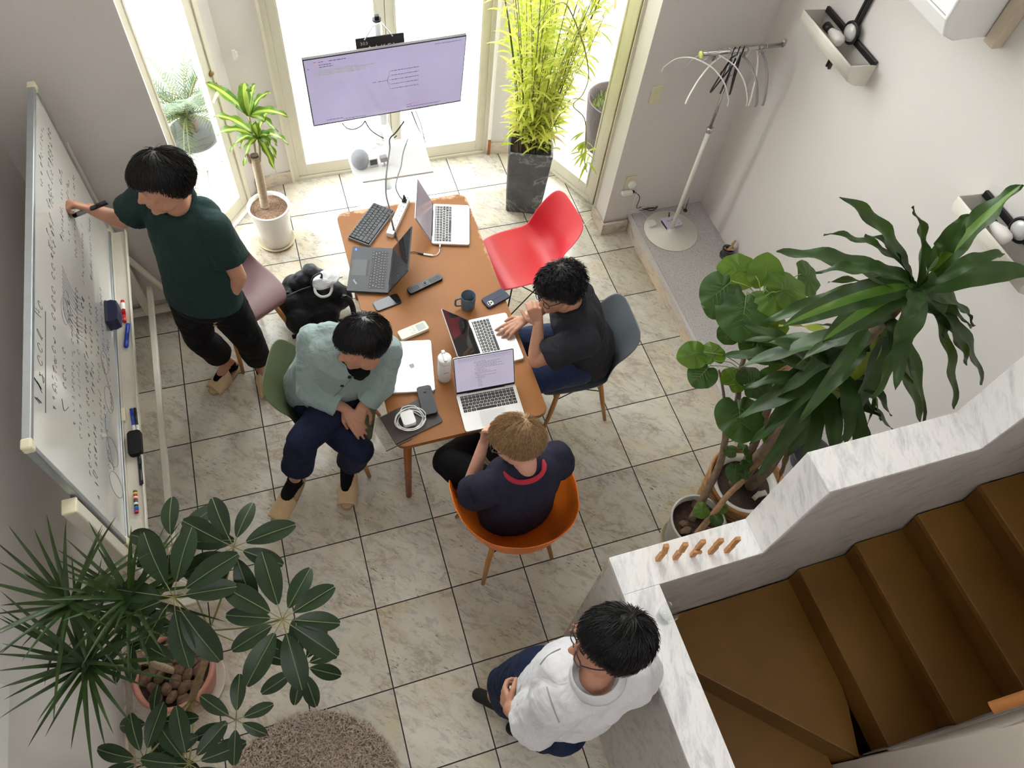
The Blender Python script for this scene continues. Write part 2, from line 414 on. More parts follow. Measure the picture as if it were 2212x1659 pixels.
# ---------------------------------------------------------------- timber stair
def wood(name,base,dark,rough=.4,sc=4.0,stretch=(1,12,12),amt=1.0,coat=0):
    t=NT(name); p=t.vm('MULTIPLY',t.obj(),stretch); n=t.noise(p,sc,6,.6,.6); n2=t.noise(p,sc*5,3,.6)
    c=t.ramp(n,(.3,srgb(*dark)),(.65,srgb(*base))); c=t.mix(t.math('MULTIPLY',t.ramp(n2,(.35,(1,1,1)),(.5,(0,0,0))),.25*amt),c,srgb(*dark))
    t.P('Base Color',c); t.P('Roughness',rough); t.P('Specular IOR Level',.35)
    if coat: t.P('Coat Weight',coat)
    return t.m
m_stair=wood('stair_board',(122,86,38),(102,70,28),.42,1.5,(1,1,1),.3)
YW=-3.33
land=[(1.833,-2.543),(2.72,-2.543),(2.72,-3.02),(2.705,-3.12),(2.64,YW)]
st(B().prism(land,.455,.49,bev=.004),'stair_landing',m_stair)
st(B().prism([(1.833,-2.56),(2.60,-2.56),(2.60,-3.9),(1.833,-3.9)],.27,.30,bev=.004),'stair_step_lower',m_stair)
st(B().prism([(1.90,-2.56),(2.67,-3.325),(2.65,-3.345),(1.88,-2.58)],.0,.454),'stair_riser_lower',m_stair)
st(B().box((1.833,-6,0.0005),(2.62,-2.60,.02)),'stair_floor_lower',m_stair)
ST=[(2.70,.65,2.715),(2.905,.84,2.955),(3.10,1.055,3.16),(3.285,1.25,3.345),(3.48,1.45,3.54),(3.66,1.65,3.66)]
zb=.49; nz=0
for i,(nx,z,bx) in enumerate(ST[:-1]):
    x2=ST[i+1][2]; x2=min(x2,3.638)
    b=B()
    poly=[(bx,zb-.02),(nx+.012,z-.03),(nx,z-.028),(nx,z-.004),(nx+.004,z),(x2,z),(x2,z-.035),(nx+.03,z-.035),(bx+.02,zb-.02)]
    b.prism([(x,zz) for x,zz in poly],-(YI),-(YW),mt=mt)
    st(b,'stair_step',m_stair); zb=z
# wall on the far side of the stair with skirting and rail
b=B(); b.box((2.62,YW-.12,0),(3.638,YW,2.02)); st(b,'wall_stair',mat('stair_wall_paint',(206,196,186),.8,var=.02,scale=150))
st(B().box((2.60,YW-.14,2.021),(3.638,YW+.012,2.06),bev=.004),'trim_stair_wall_top',m_white)
b=B()
for k,(dz,th) in enumerate(((.10,.010),(.14,.006))):
    poly=[(2.66,.49),(2.66,.60+dz),(3.638,1.60+dz),(3.638,1.44),(2.74,.5)]
    b.prism(poly,-(YW+th),-(YW+.0005),mt=mt)
st(b,'baseboard_stair',mat('stringer_grey',(176,172,168),.5,var=.03))
hr=empty('stair_handrail',(0,0,0),label='round wooden handrail rising beside the stair wall, cut end at lower right',cat='handrail')
m_rail=wood('rail_oak',(204,140,84),(170,106,56),.4,3,(1,1,1))
p0=V((2.60,YW+.062,1.50)); p1=V((3.60,YW+.062,2.50))
B().tube([p0,p1],.019,20).build('rail',m_rail,hr)
for k in (.3,.8):
    b=B(); q=p0.lerp(p1,k); b.tube([q+V((0,0,-.018)),q+V((0,-.03,-.04)),q+V((0,-.062,-.04))],.006,8); b.build('bracket',mat('rail_metal',(170,170,170),.3,1),hr)
# ================================================================ table
m_table=wood('table_veneer',(182,120,64),(162,102,50),.40,1.2,(1,1,1),.3,.15)
m_tleg=wood('table_leg_wood',(158,92,48),(128,70,34),.4,4,(1,1,.3))
t=NT('table_veneer_worn'); p=t.obj(); sx=t.n('ShaderNodeSeparateXYZ'); t.set(sx.inputs[0],p)
n=t.noise(t.vm('MULTIPLY',p,(1,1,1)),1.2,6,.6,.6); n2=t.noise(p,26,4,.7,.6)
dx=t.math('SUBTRACT',.380,sx.outputs[0]); dy=t.math('SUBTRACT',.776,sx.outputs[1]); dm=t.math('MINIMUM',t.math('MULTIPLY',dx,2.2),dy)
wf=t.math('MULTIPLY',t.ramp(t.math('SUBTRACT',n2,t.math('MULTIPLY',dm,7.0)),(.34,(0,0,0)),(.46,(1,1,1))),t.ramp(sx.outputs[1],(.10,(0,0,0)),(.45,(1,1,1))))
c=t.mix(t.math('MULTIPLY',wf,.75),t.ramp(n,(.3,srgb(140,90,46)),(.65,srgb(158,104,56))),srgb(214,180,148)); t.P('Base Color',c); t.P('Roughness',.5); t.P('Specular IOR Level',.3); m_table=t.m
tb=empty('meeting_table',(1.44,-.72,0),0,'long caramel brown wooden table with rounded corners and laptops on it','table')
def rrect(x0,y0,x1,y1,r,n=6):
    out=[]
    for cx,cy,a in ((x1-r,y1-r,0),(x0+r,y1-r,PI/2),(x0+r,y0+r,PI),(x1-r,y0+r,1.5*PI)):
        for i in range(n+1): out.append((cx+r*math.cos(a+i*PI/2/n),cy+r*math.sin(a+i*PI/2/n)))
    return out
TT=.72
b=B(); b.prism(rrect(-.385,-.775,.378,.775,.045,8),TT-.028,TT,bev=.006); b.build('tabletop',m_table,tb,smooth=False)
for sx in(-1,1):
    for sy in(-1,1):
        B().tube([(sx*.32,sy*.70,TT-.03),(sx*.335,sy*.715,0)],[.023,.0155],20).build('leg',m_tleg,tb)
B().box((-.31,-.69,TT-.085),(.31,-.668,TT-.0285)).box((-.31,.668,TT-.085),(.31,.69,TT-.0285)).box((-.31,-.668,TT-.085),(-.288,.668,TT-.0285)).box((.288,-.668,TT-.085),(.31,.668,TT-.0285)).build('apron',m_tleg,tb,bevel=.002)
# worn pale scuffs along the far edge
m_scuff=mat('worn_edge',(226,196,168),.6,var=.15,scale=60)
# ================================================================ shell chairs
m_cleg=wood('maple_leg',(196,144,84),(170,118,62),.42,4,(1,1,.25))
m_wire=mat('black_wire',(24,24,24),.4,var=0)
def interp(tab,t):
    k=len(tab)-1; x=t*k; i=min(int(x),k-1); f=x-i
    p0=tab[max(i-1,0)];p1=tab[i];p2=tab[i+1];p3=tab[min(i+2,k)]
    g=lambda a,b,c,d:.5*((2*b)+(c-a)*f+(2*a-5*b+4*c-d)*f*f+(3*b-a-3*c+d)*f**3)
    return tuple(g(*q) for q in zip(p0,p1,p2,p3))
SIDE=[(.232,.395,.150,.0),(.226,.424,.190,.004),(.17,.442,.216,.010),(.09,.441,.226,.018),(.0,.432,.228,.028),(-.08,.428,.226,.042),(-.145,.448,.222,.062),(-.188,.505,.216,.078),(-.212,.585,.208,.075),(-.234,.65,.206,.055),(-.254,.715,.194,.032),(-.268,.758,.165,.014),(-.274,.778,.115,.004)]
def side_shell(b):
    def fn(u,v):
        x,z,w,c=interp(SIDE,v); x2,z2,_,_=interp(SIDE,min(1,v+.01)); x1,z1,_,_=interp(SIDE,max(0,v-.01))
        n=V((-(z2-z1),0,(x2-x1))).normalized()*-1
        s=2*u-1; yy=w*math.sin(s*PI/2)/1.0 if False else w*s
        h=c*abs(s)**2.4
        return V((x,yy,z))+n*h-V((0,math.copysign(1,s)*abs(s)**3*c*.18,0))
    b.grid(fn,25,49)
def arm_shell(b):
    # rings from seat centre to rim, rim height varies round the tub
    def rim(a):
        ca,sa=math.cos(a),math.sin(a); d=abs(math.degrees(math.atan2(sa,ca)))  # 0 front .. 180 back
        tab=[(0,.245,.415),(22,.262,.418),(38,.292,.440),(50,.318,.53),(62,.318,.645),(78,.305,.672),(95,.302,.672),(115,.305,.685),(135,.318,.73),(155,.330,.785),(180,.335,.812)]
        for (d0,r0,z0),(d1,r1,z1) in zip(tab,tab[1:]):
            if d<=d1:
                f=(d-d0)/(d1-d0); f=f*f*(3-2*f); return r0+(r1-r0)*f,z0+(z1-z0)*f
        return tab[-1][1:]
    def fn(u,v):
        a=2*PI*u; r,z=rim(a); r0=.01+v
        rr=r*min(1,(1-(1-v)**1.75))*.985 if v<.93 else r*(.985+ (v-.93)/.07*.035)
        zz=.425+(z-.425)*(max(0,(v-.30)/.70)**1.9)
        if v>.93: zz=.425+(z-.425)*((.93-.30)/.70)**1.9+(z-.425)*(v-.93)/.07*.14
        zz-=.012*math.exp(-(v*3)**2)
        return V((rr*math.cos(a)-.0,rr*math.sin(a)*.96,zz))
    b.grid(fn,72,30,closeu=True)
def chair(name,shell,ms,c,ang,label,base='wood'):
    e=empty(name,(c[0],c[1],0),math.radians(ang),label,'chair')
    b=B(); shell(b); b.build('shell',ms,e,solid=.006,sub=1,merge=.0005)
    top=.405 if shell is side_shell else .40
    if base=='wood':
        for sx in(-1,1):
            for sy in(-1,1):
                B().tube([(sx*.115,sy*.125,top),(sx*.155,sy*.165,.2),(sx*.2,sy*.2,0)],[.014,.0145,.0105],14).build('leg',m_cleg,e)
        b=B(); P=lambda sx,sy,z:V((sx*(.2-.085*z/top),sy*(.2-.075*z/top),z))
        for a,c2 in (((-1,-1),(1,-1)),((1,-1),(1,1)),((1,1),(-1,1)),((-1,1),(-1,-1))):
            b.tube([P(*a,.385),P(*c2,.27)],.0035,6); b.tube([P(*c2,.385),P(*a,.27)],.0035,6)
        b.tube([P(-1,-1,.39),P(1,1,.39)],.005,6); b.tube([P(1,-1,.39),P(-1,1,.39)],.005,6)
        b.build('wire_brace',m_wire,e)
    else:
        b=B()
        ft=[(s*.195,t*.185) for s in(1,-1) for t in(1,-1)]
        for (fx,fy) in ft:
            B().tube([(fx*.72,fy*.72,top+.008),(fx,fy,.004)],.005,8).build('leg',m_wire,e)
        for (fx,fy) in ft:
            b.tube([(fx*.72,fy*.72,top+.005),(-fx*.93,fy*.93,.09)],.004,6); b.tube([(fx*.72,fy*.72,top+.005),(fx*.93,-fy*.93,.09)],.004,6)
        b.build('wire_brace',m_wire,e)
    return e
pl=lambda n,c:mat(n,c,.42,var=.015,scale=60,coat=.05)
m_red=pl('red_plastic',(206,44,56)); m_mauve=pl('mauve_plastic',(122,92,94)); m_green=pl('olive_green_plastic',(86,96,66)); m_greysh=pl('slate_grey_plastic',(88,94,100)); m_orange=pl('orange_plastic',(238,122,34))
chair('shell_chair',side_shell,m_red,(2.125,-.272),186.5,'empty red moulded shell chair with thin wire legs beside the table','wire')
chair('shell_chair',side_shell,m_mauve,(.41,-.13),-60,'brown mauve moulded shell chair behind the standing person in green')
chair('shell_chair',side_shell,m_green,(.80,-1.01),-20,'olive green moulded shell chair under the person in the pale cardigan')
chair('shell_chair',side_shell,m_greysh,(2.165,-1.055),178,'slate grey moulded shell chair at the right side of the table')
chair('shell_armchair',arm_shell,m_orange,(1.545,-1.81),95,'orange moulded tub armchair with wooden legs at the table end')
# ================================================================ whiteboard on stand
m_wb=mat('whiteboard_enamel',(206,205,200),.07,var=.015,scale=4,coat=.5)
m_alu=mat('brushed_aluminium',(176,182,186),.35,.7,var=.04)
m_cream=mat('cream_plastic',(224,218,186),.5,var=.03)
m_stand=mat('warm_white_steel',(214,208,194),.45,var=.03)
m_ink=mat('marker_ink_black',(26,24,30),.6,var=0); m_inkb=mat('marker_ink_blue',(38,52,120),.6,var=0); m_inkr=mat('marker_ink_red',(150,40,60),.6,var=0)
wb=empty('whiteboard',(-.12,-.8,0),0,'wheeled whiteboard covered in handwriting at the left wall','whiteboard')
Y0,Y1,Z0,Z1=-.90,.90,.815,1.715   # local y range
fr=B(); w=.022
fr.box((-.016,Y0+.03,Z1-w),(.012,Y1-.03,Z1)); fr.box((-.016,Y0+.03,Z0),(.012,Y1-.03,Z0+w)); fr.box((-.016,Y0,Z0+.03),(.012,Y0+w,Z1-.03)); fr.box((-.016,Y1-w,Z0+.03),(.012,Y1,Z1-.03))
fr.build('board_frame',m_alu,wb,bevel=.003)
for y in(Y0,Y1):
    for z in(Z0,Z1):
        sy=1 if y<0 else -1; sz=1 if z<1 else -1
        B().box((-.019,y-.004*sy,z-.004*sz),(.015,y+.034*sy,z+.034*sz),bev=.006).build('corner_cap',m_cream,wb)
b=B(); b.box((.012,Y0+.04,Z0-.018),(.085,Y1-.02,Z0-.006)); b.box((.078,Y0+.04,Z0-.006),(.085,Y1-.02,Z0+.006)); b.box((.0125,Y0+.04,Z0-.006),(.018,Y1-.02,Z0+.012))
b.build('pen_tray',m_stand,wb,bevel=.002)
for y in(-.3,):
    B().box((.012,y,Z0-.02),(.03,y+.07,Z0+.016),bev=.004).build('tray_clip',m_cream,wb)
for s in(-1,1):
    y=s*.935
    B().box((-.045,y-.028,.06),(.005,y+.028,1.33),bev=.006).build('post',m_stand,wb)
    B().box((-.045,y-.03,1.33),(.006,y+.03,1.345),bev=.005).build('post_cap',m_cream,wb)
    B().box((-.02,y-s*.028,1.27),(.0,y-s*.06,1.33),bev=.003).build('pivot_bracket',m_dark,wb)
    B().box((-.23,y-.02,.055),(.285,y+.02,.095),bev=.005).build('foot',m_stand,wb)
    b=B(); b.tube([(-.02,y,.62),(.17,y,.09)],.022,4,flat=1); b.build('brace',m_stand,wb)
    for x in(-.21,.265):
        b=B(); cm=M.Translation((x,y,.025))@M.Rotation(PI/2,4,'X')
        b.lathe([(0,-.010),(.022,-.010),(.025,-.007),(.025,.007),(.022,.010),(0,.010)],n=20,mt=cm); b.box((x-.014,y-.014,.03),(x+.014,y+.014,.056),bev=.004); b.build('caster',m_dark,wb)
B().box((.03,-.935,.265),(.06,.935,.30),bev=.004).build('cross_bar',m_stand,wb)
# handwriting: thin strokes lying on the panel. board coordinates: s from 0 (far, near the glass door) to 1.8 (near), h height above tray
def wp(s,h): return V((.0048,Y1-s,Z0+h))
rs=random.Random(3)
def scrib(b,s,h,L,size,r=.0009,slant=.25,gap=.16):
    "one line of letter-like strokes running away from the reader's left"
    x=0
    while x<L:
        k=rs.choice('ncotlizeasvykd'); w=size*(.45+.25*rs.random()); pts=[]
        n=rs.randint(3,6)
        for i in range(n):
            pts.append((x+w*rs.random(), size*(rs.random()*(1.25 if k in 'tlkd' else .75)-(.3 if k=='y' else 0))))
        if rs.random()<.35: pts=[(x+w*.5+w*.4*math.cos(a),size*.35+size*.33*math.sin(a)) for a in [j*PI/4 for j in range(8)]]
        P=[wp(s-(px+slant*py),h+py) for px,py in pts]
        b.tube(catmull(P,3),r*.5,3,cap=False)
        x+=w+size*.38
        if rs.random()<gap: x+=size*.6
b=B(); b.box((-.012,Y0+.02,Z0+.02),(.004,Y1-.02,Z1-.02)); b.mi=1
# the near end of the board is the reader's left; lines read from near to far
S=lambda near:near
scrib(b,1.60,.80,.42,.055,.0016); b.tube([wp(1.60,.775),wp(1.16,.775)],.0013,4)
scrib(b,1.55,.69,.9,.045,.0014); scrib(b,.80,.72,.7,.04,.0013)
scrib(b,1.40,.60,.16,.042,.0014); b.tube(catmull([wp(1.46,.64),wp(1.50,.62),wp(1.46,.58)],4),.0012,4)
scrib(b,1.52,.52,.55,.034); scrib(b,1.54,.46,.75,.032); scrib(b,1.66,.375,.75,.036,.0013); scrib(b,1.72,.31,1.0,.036,.0013); scrib(b,1.42,.235,.7,.032)
scrib(b,.55,.80,.38,.03); scrib(b,.72,.70,.5,.034); scrib(b,.66,.60,.42,.03); scrib(b,.60,.53,.4,.028); scrib(b,.62,.46,.5,.028); scrib(b,.70,.38,.35,.026); scrib(b,.60,.28,.4,.024)
scrib(b,1.05,.17,.5,.026); scrib(b,1.2,.10,.4,.03)
b.mi=2
for (s,h,a,c) in ((1.16,.14,.05,.075),(1.42,.13,.05,.10),(1.56,.10,.04,.11),(.98,.17,.045,.06),(1.02,.60,.05,.05),(.98,.58,.06,.05)):
    b.tube([wp(s+a*1.3*math.cos(t),h+c*.7*math.sin(t)) for t in [j*PI/10 for j in range(21)]],.0009,3)
for i in range(11):
    s=.80+i*.022; b.tube(catmull([wp(s,.62),wp(s+.05,.52),wp(s+.02,.42)],4),.0008,3)
b.tube(catmull([wp(1.5,.12),wp(1.3,.2),wp(1.15,.1),wp(1.0,.2)],5),.0009,3)
b.mi=3
scrib(b,1.05,.55,.1,.035,.0016); scrib(b,.86,.40,.06,.04,.002); scrib(b,1.33,.18,.08,.04,.0016); scrib(b,1.52,.16,.2,.035,.0012); scrib(b,1.1,.47,.3,.03)
b.mi=4
scrib(b,1.47,.68,.16,.03); scrib(b,.85,.71,.1,.035); b.build('writing_panel',[m_wb,m_ink,mat('faint_ink',(130,132,142),.6,var=0),m_inkb,m_inkr],wb)
# things on the tray ------------------------------------------------------------
XT=-.12; ZT=Z0-.006
def marker(label,p,q,r,body,capc,cat='marker',cl=.3,lab=None):
    p,q=V(p),V(q); e=empty('whiteboard_marker',p,0,label,cat)
    d=(q-p); L=d.length; d.normalize()
    B().tube([V((0,0,0)),d*L*(1-cl)],[r,r],16).build('barrel',body,e)
    B().tube([d*L*(1-cl),d*(L-.004),d*L],[r*1.08,r*1.05,r*.8],16).build('cap',capc,e)
    if lab: B().tube([d*L*.12,d*L*.42],[r*1.03,r*1.03],16,cap=False).build('sleeve_print',lab,e)
    return e
m_blk=mat('black_plastic',(22,22,24),.35,var=.05); m_bluep=mat('blue_plastic',(18,60,170),.35,var=.05); m_redp=mat('red_pen_plastic',(196,28,34),.3,var=.05); m_whp=mat('white_plastic',(236,236,234),.4,var=.01)
def tp(v,z=None,u=None): # tray point seen at (u,v)
    return at(u,v,ZT+.010)
marker('red whiteboard marker on the pen tray beside the blue eraser',tp(650,u=264.5),tp(696,u=269),.0095,m_redp,m_redp,lab=m_whp)
marker('blue whiteboard marker on the pen tray just below the red one',tp(700,u=276),tp(750,u=272),.0095,m_bluep,m_bluep,lab=m_bluep)
marker('blue capped pen poking from behind the black eraser on the tray',tp(884,u=283),tp(935,u=291),.007,m_bluep,m_whp)
marker('slim black pen lying beside the blue capped pen on the tray',tp(882,u=291),tp(935,u=299),.006,m_blk,m_whp)
marker('black whiteboard marker lying beyond the black eraser on the tray',tp(1047,u=306),tp(985,u=301),.0085,m_blk,m_blk,lab=m_blk)
b=B(); b.prism(rrect(-.028,-.06,.028,.06,.012),0,.03,bev=.004); er=b.build('eraser_felt',mat('black_felt',(20,20,22),.9,var=.2,scale=300,bump=.4))
er.name='board_eraser'; q=at(292,958,ZT+.015); er.location=(q.x,q.y,ZT+.001); tag(er,'black whiteboard eraser lying on the pen tray','eraser')
be=empty('board_eraser',(XT+.005,aty(245,680,0).y if False else -.38,.90),0,'navy blue eraser stuck on the whiteboard above the tray','eraser')
q=atx(244,680,XT+.03); be.location=(XT+.0055,q.y,q.z)
b=B(); b.prism([(0,-.062),(.0,.062),(.028,.066),(.052,.055),(.056,.0),(.052,-.055),(.028,-.066)],-.035,.035,bev=.004); b.build('grip',mat('navy_plastic',(22,24,70),.4,var=.05),be)
B().box((.0,-.064,-.038),(.010,.064,.038),bev=.002).build('felt',mat('felt_grey',(60,60,70),.9,var=.2),be)
cols=[((30,110,60),'green'),((226,200,40),'yellow'),((190,30,40),'red'),((240,240,236),'white'),((190,30,40),'red'),((30,110,60),'green'),((240,240,236),'white'),((24,70,50),'dark green'),((30,90,190),'blue'),((30,90,190),'blue'),((180,20,50),'crimson')]
pa,pb=at(292,1062,ZT+.009),at(295,1106,ZT+.009)
for i,(c,nm) in enumerate(cols):
    p=pa.lerp(pb,i/(len(cols)-1)); mm=mat('magnet_'+nm.replace(' ','_'),c,.35,var=.03)
    d=(pb-pa).normalized(); b=B(); hw=(pb-pa).length/(len(cols)-1)/2*.93
    b.tube([-d*hw,-d*hw*.7,d*hw*.7,d*hw],[.008,.0088,.0088,.008],16)
    o=b.build('round_magnet',mm); o.location=p
    order=['farthest','second','third','fourth','fifth','sixth','seventh','eighth','ninth','tenth','nearest'][i]
    tag(o,'%s round magnet, %s of the stack lying on the pen tray'%(nm,order),'magnet','round magnets stacked on the pen tray')
# ================================================================ monitor on pole stand
m_scr=NT('monitor_screen'); t=m_scr; p=t.obj()
t.P('Base Color',(0.02,0.02,0.025,1)); t.P('Roughness',.12); t.P('Emission Color',t.ramp(t.noise(p,1.4,1,.4),(.3,srgb(198,190,226)),(.7,srgb(190,178,212)))); t.P('Emission Strength',.78)
m_scr=t.m
m_bez=mat('bezel_dark',(40,34,38),.4,var=.03); m_pole=mat('pole_white',(206,210,212),.35,.2,var=.02)
ms=empty('monitor_stand',(1.515,.93,0),0,'white pole stand with shelf carrying the big monitor','monitor stand')
B().tube([(0,0,.012),(0,0,1.30)],.027,24).build('pole',m_pole,ms)
B().tube([(0,0,1.30),(0,0,1.308)],[.0285,.026],24).build('pole_cap',m_bez,ms)
B().box((-.014,-.014,1.306),(.014,.010,1.33),bev=.003).build('cable_clip',m_blk,ms)
b=B(); b.prism(rrect(-.25,-.30,.25,.06,.03),0.0005,.012,bev=.002); b.build('floor_plate',m_white,ms)
b=B(); b.prism([(-.30,-.20),(-.29,-.43),(-.245,-.53),(.20,-.53),(.205,-.20)],.585,.60,bev=.003); b.box((-.03,-.2,.575),(.03,-.02,.585)); b.build('shelf',mat('gloss_white_shelf',(240,240,240),.06,var=0,coat=.8),ms)
B().box((-.03,-.10,.95),(.03,-.02,1.08),bev=.003).build('monitor_bracket',m_bez,ms)
# cables loosely tied to the stand are things of their own further down
mo=empty('monitor',(0,0,0),0,'large flat monitor showing a pale lilac document page','monitor')
TL,TR,BL,BR=V((1.062,.70,1.258)),V((2.020,.725,1.278)),V((1.043,.80,.719)),V((1.985,.835,.744))
cen=(TL+TR+BL+BR)/4; MF=frame(cen,(TR-TL)+(BR-BL),(TL-BL)+(TR-BR)); mo.matrix_world=MF
hw=((TR-TL).length+(BR-BL).length)/4; hh=((TL-BL).length+(TR-BR).length)/4
B().box((-hw,-hh,-.022),(hw,hh,-.001),bev=.003).build('casing',m_bez,mo)
B().box((-hw*.5,-hh*.55,-.045),(hw*.5,hh*.4,-.0225),bev=.01).build('rear_housing',m_blk,mo)
m_txt=mat('screen_text_dark',(96,88,120),.6,var=0,emit=(96,88,120),es=.35); m_txtg=mat('screen_text_green',(150,158,140),.6,var=0,emit=(160,166,150),es=.5); m_txtr=mat('screen_text_red',(190,110,120),.6,var=0,emit=(200,90,100),es=.5)
def lines(b,specs,z=.001):
    "tiny word dashes: (x,y,len,h)"
    for x,y,L,h in specs:
        c=x
        while c<x+L:
            w=min(rs.uniform(.006,.022),x+L-c); b.box((c,y,z),(c+w,y+h,z+.0003)); c+=w+.004
b=B(); b.box((-hw+.006,-hh+.014,-.001),(hw-.006,hh-.006,.0006)); b.mi=1; px=lambda u:(-hw+u*2*hw); py=lambda v:(hh-v*2*hh)
lines(b,[(px(.09),py(.06),.03,.005),(px(.15),py(.06),.10,.005),(px(.80),py(.05),.16,.004),(px(.09),py(.10),.07,.005),(px(.09),py(.13),.08,.005),(px(.09),py(.93),.10,.005),(px(.2),py(.955),.14,.005),(px(.62),py(.90),.03,.005),(px(.62),py(.935),.22,.005)])
ny=[.335,.40,.465,.53,.60]
for i,v in enumerate(ny): lines(b,[(px(.525),py(v),.07,.0045),(px(.61),py(v),.085,.0045)])
lines(b,[(px(.405),py(.465),.022,.0045),(px(.44),py(.465),.055,.0045)])
for v in ny:
    b.tube([(px(.495),py(.463),.0012),(px(.515),py(v)+.002,.0012),(px(.523),py(v)+.002,.0012)],.0007,3); b.tube([(px(.593),py(v)+.002,.0012),(px(.607),py(v)+.002,.0012)],.0007,3)
b.prism([(px(.022),py(.12)),(px(.022),py(.14)),(px(.032),py(.135))],.0008,.0012)
b.mi=2
lines(b,[(px(.08),py(.17+.018*i),(.22,.33,.28,.27,.27)[i],.004) for i in range(5)]); b.tube([(px(.08),py(.165),.001),(px(.24),py(.165),.001)],.0005,3); b.mi=3
lines(b,[(px(.06),py(.055),.015,.006),(px(.64),py(.885),.06,.004)]); b.build('screen',[m_scr,m_txt,m_txtg,m_txtr],mo)
# black name board hanging from the top of the pole
sg=empty('hanging_sign',(0,0,0),0,'black sign board reading 303 hung behind the top of the monitor','sign')
a,b_=aty(767,84,.85),aty(872,70,.85); SF=frame((a+b_)/2,b_-a,(0,0,1)); sg.matrix_world=SF
wS=(b_-a).length/2
b=B(); b.prism(rrect(-wS,-.26,wS,0,.006),-.003,.003,bev=.001); b.build('board',mat('sign_black',(58,56,58),.5,var=.04,scale=10),sg)
text('303',.028,m_whp,sg,M.Translation((-wS+.024,-.045,.0032)),spacing=1.15)
text('AAKEL',.050,m_whp,sg,M.Translation((-wS+.062,-.088,.0032)),spacing=1.35,sx=.95)
B().tube([(-.09,-.012,.004),(-.03,.05,-.02),(.02,.06,-.03),(.075,-.012,.004)],.004,8).build('hanging_cord',m_whp,sg)
# ================================================================ things on the table
m_silver=mat('laptop_silver',(214,214,214),.32,.35,var=.01); m_key=mat('key_black',(24,24,26),.5,var=.05); m_tpb=mat('matt_black_laptop',(56,58,63),.55,var=.04,scale=200); m_tkey=mat('dark_key',(14,14,16),.5,var=.05)
def scrmat(name,a,b,es,base=(.02,.02,.02),rough=.15):
    t=NT(name); t.P('Base Color',(*base,1)); t.P('Roughness',rough); t.P('Emission Color',t.ramp(t.noise(t.obj(),6,1,.4),(.3,srgb(*a)),(.7,srgb(*b)))); t.P('Emission Strength',es); return t.m
m_on=scrmat('laptop_screen_lit',(208,200,220),(198,190,210),.8); m_onp=scrmat('laptop_screen_side',(196,180,186),(184,170,178),.62)
t=NT('laptop_screen_off'); t.P('Base Color',(.012,.012,.014,1)); t.P('Roughness',t.math('MULTIPLY_ADD',t.noise(t.obj(),3,2),.04,.05)); m_off=t.m
m_td=mat('document_text',(70,66,80),.6,var=0,emit=(80,76,90),es=.3)
m_glyph=mat('key_legend',(176,176,176),.6,var=0)
def keys(e,x0,x1,y0,y1,z,m,rows=None,h=.0012,legend=True):
    "keyboard deck: every key is its own part"
    rows=rows or [14,14,14,13,12,9]; n=len(rows); dy=(y1-y0)/(n-.45)
    y=y1
    for r,k in enumerate(rows):
        hh=dy*(.55 if r==0 else 1)
        if k==9: wd=[1,1,1.2,5.2,1.2,1,1,1,1]
        elif k==12: wd=[2.3]+[1]*10+[2.3]
        elif k==13: wd=[1.8]+[1]*11+[1.8]
        else: wd=[1.1]*k
        tot=sum(wd); x=x0
        for w in wd:
            ww=(x1-x0)*w/tot; b=B(); g=.0011
            b.box((x+g,y-hh+g,z),(x+ww-g,y-g,z+h),bev=.0006,seg=1)
            if legend and w<3: b.box((x+ww*.38,y-hh*.6,z+h+.00005),(x+ww*.62,y-hh*.45,z+h+.0002),mi=1)
            b.build('key',[m,m_glyph],e); x+=ww
        y-=hh
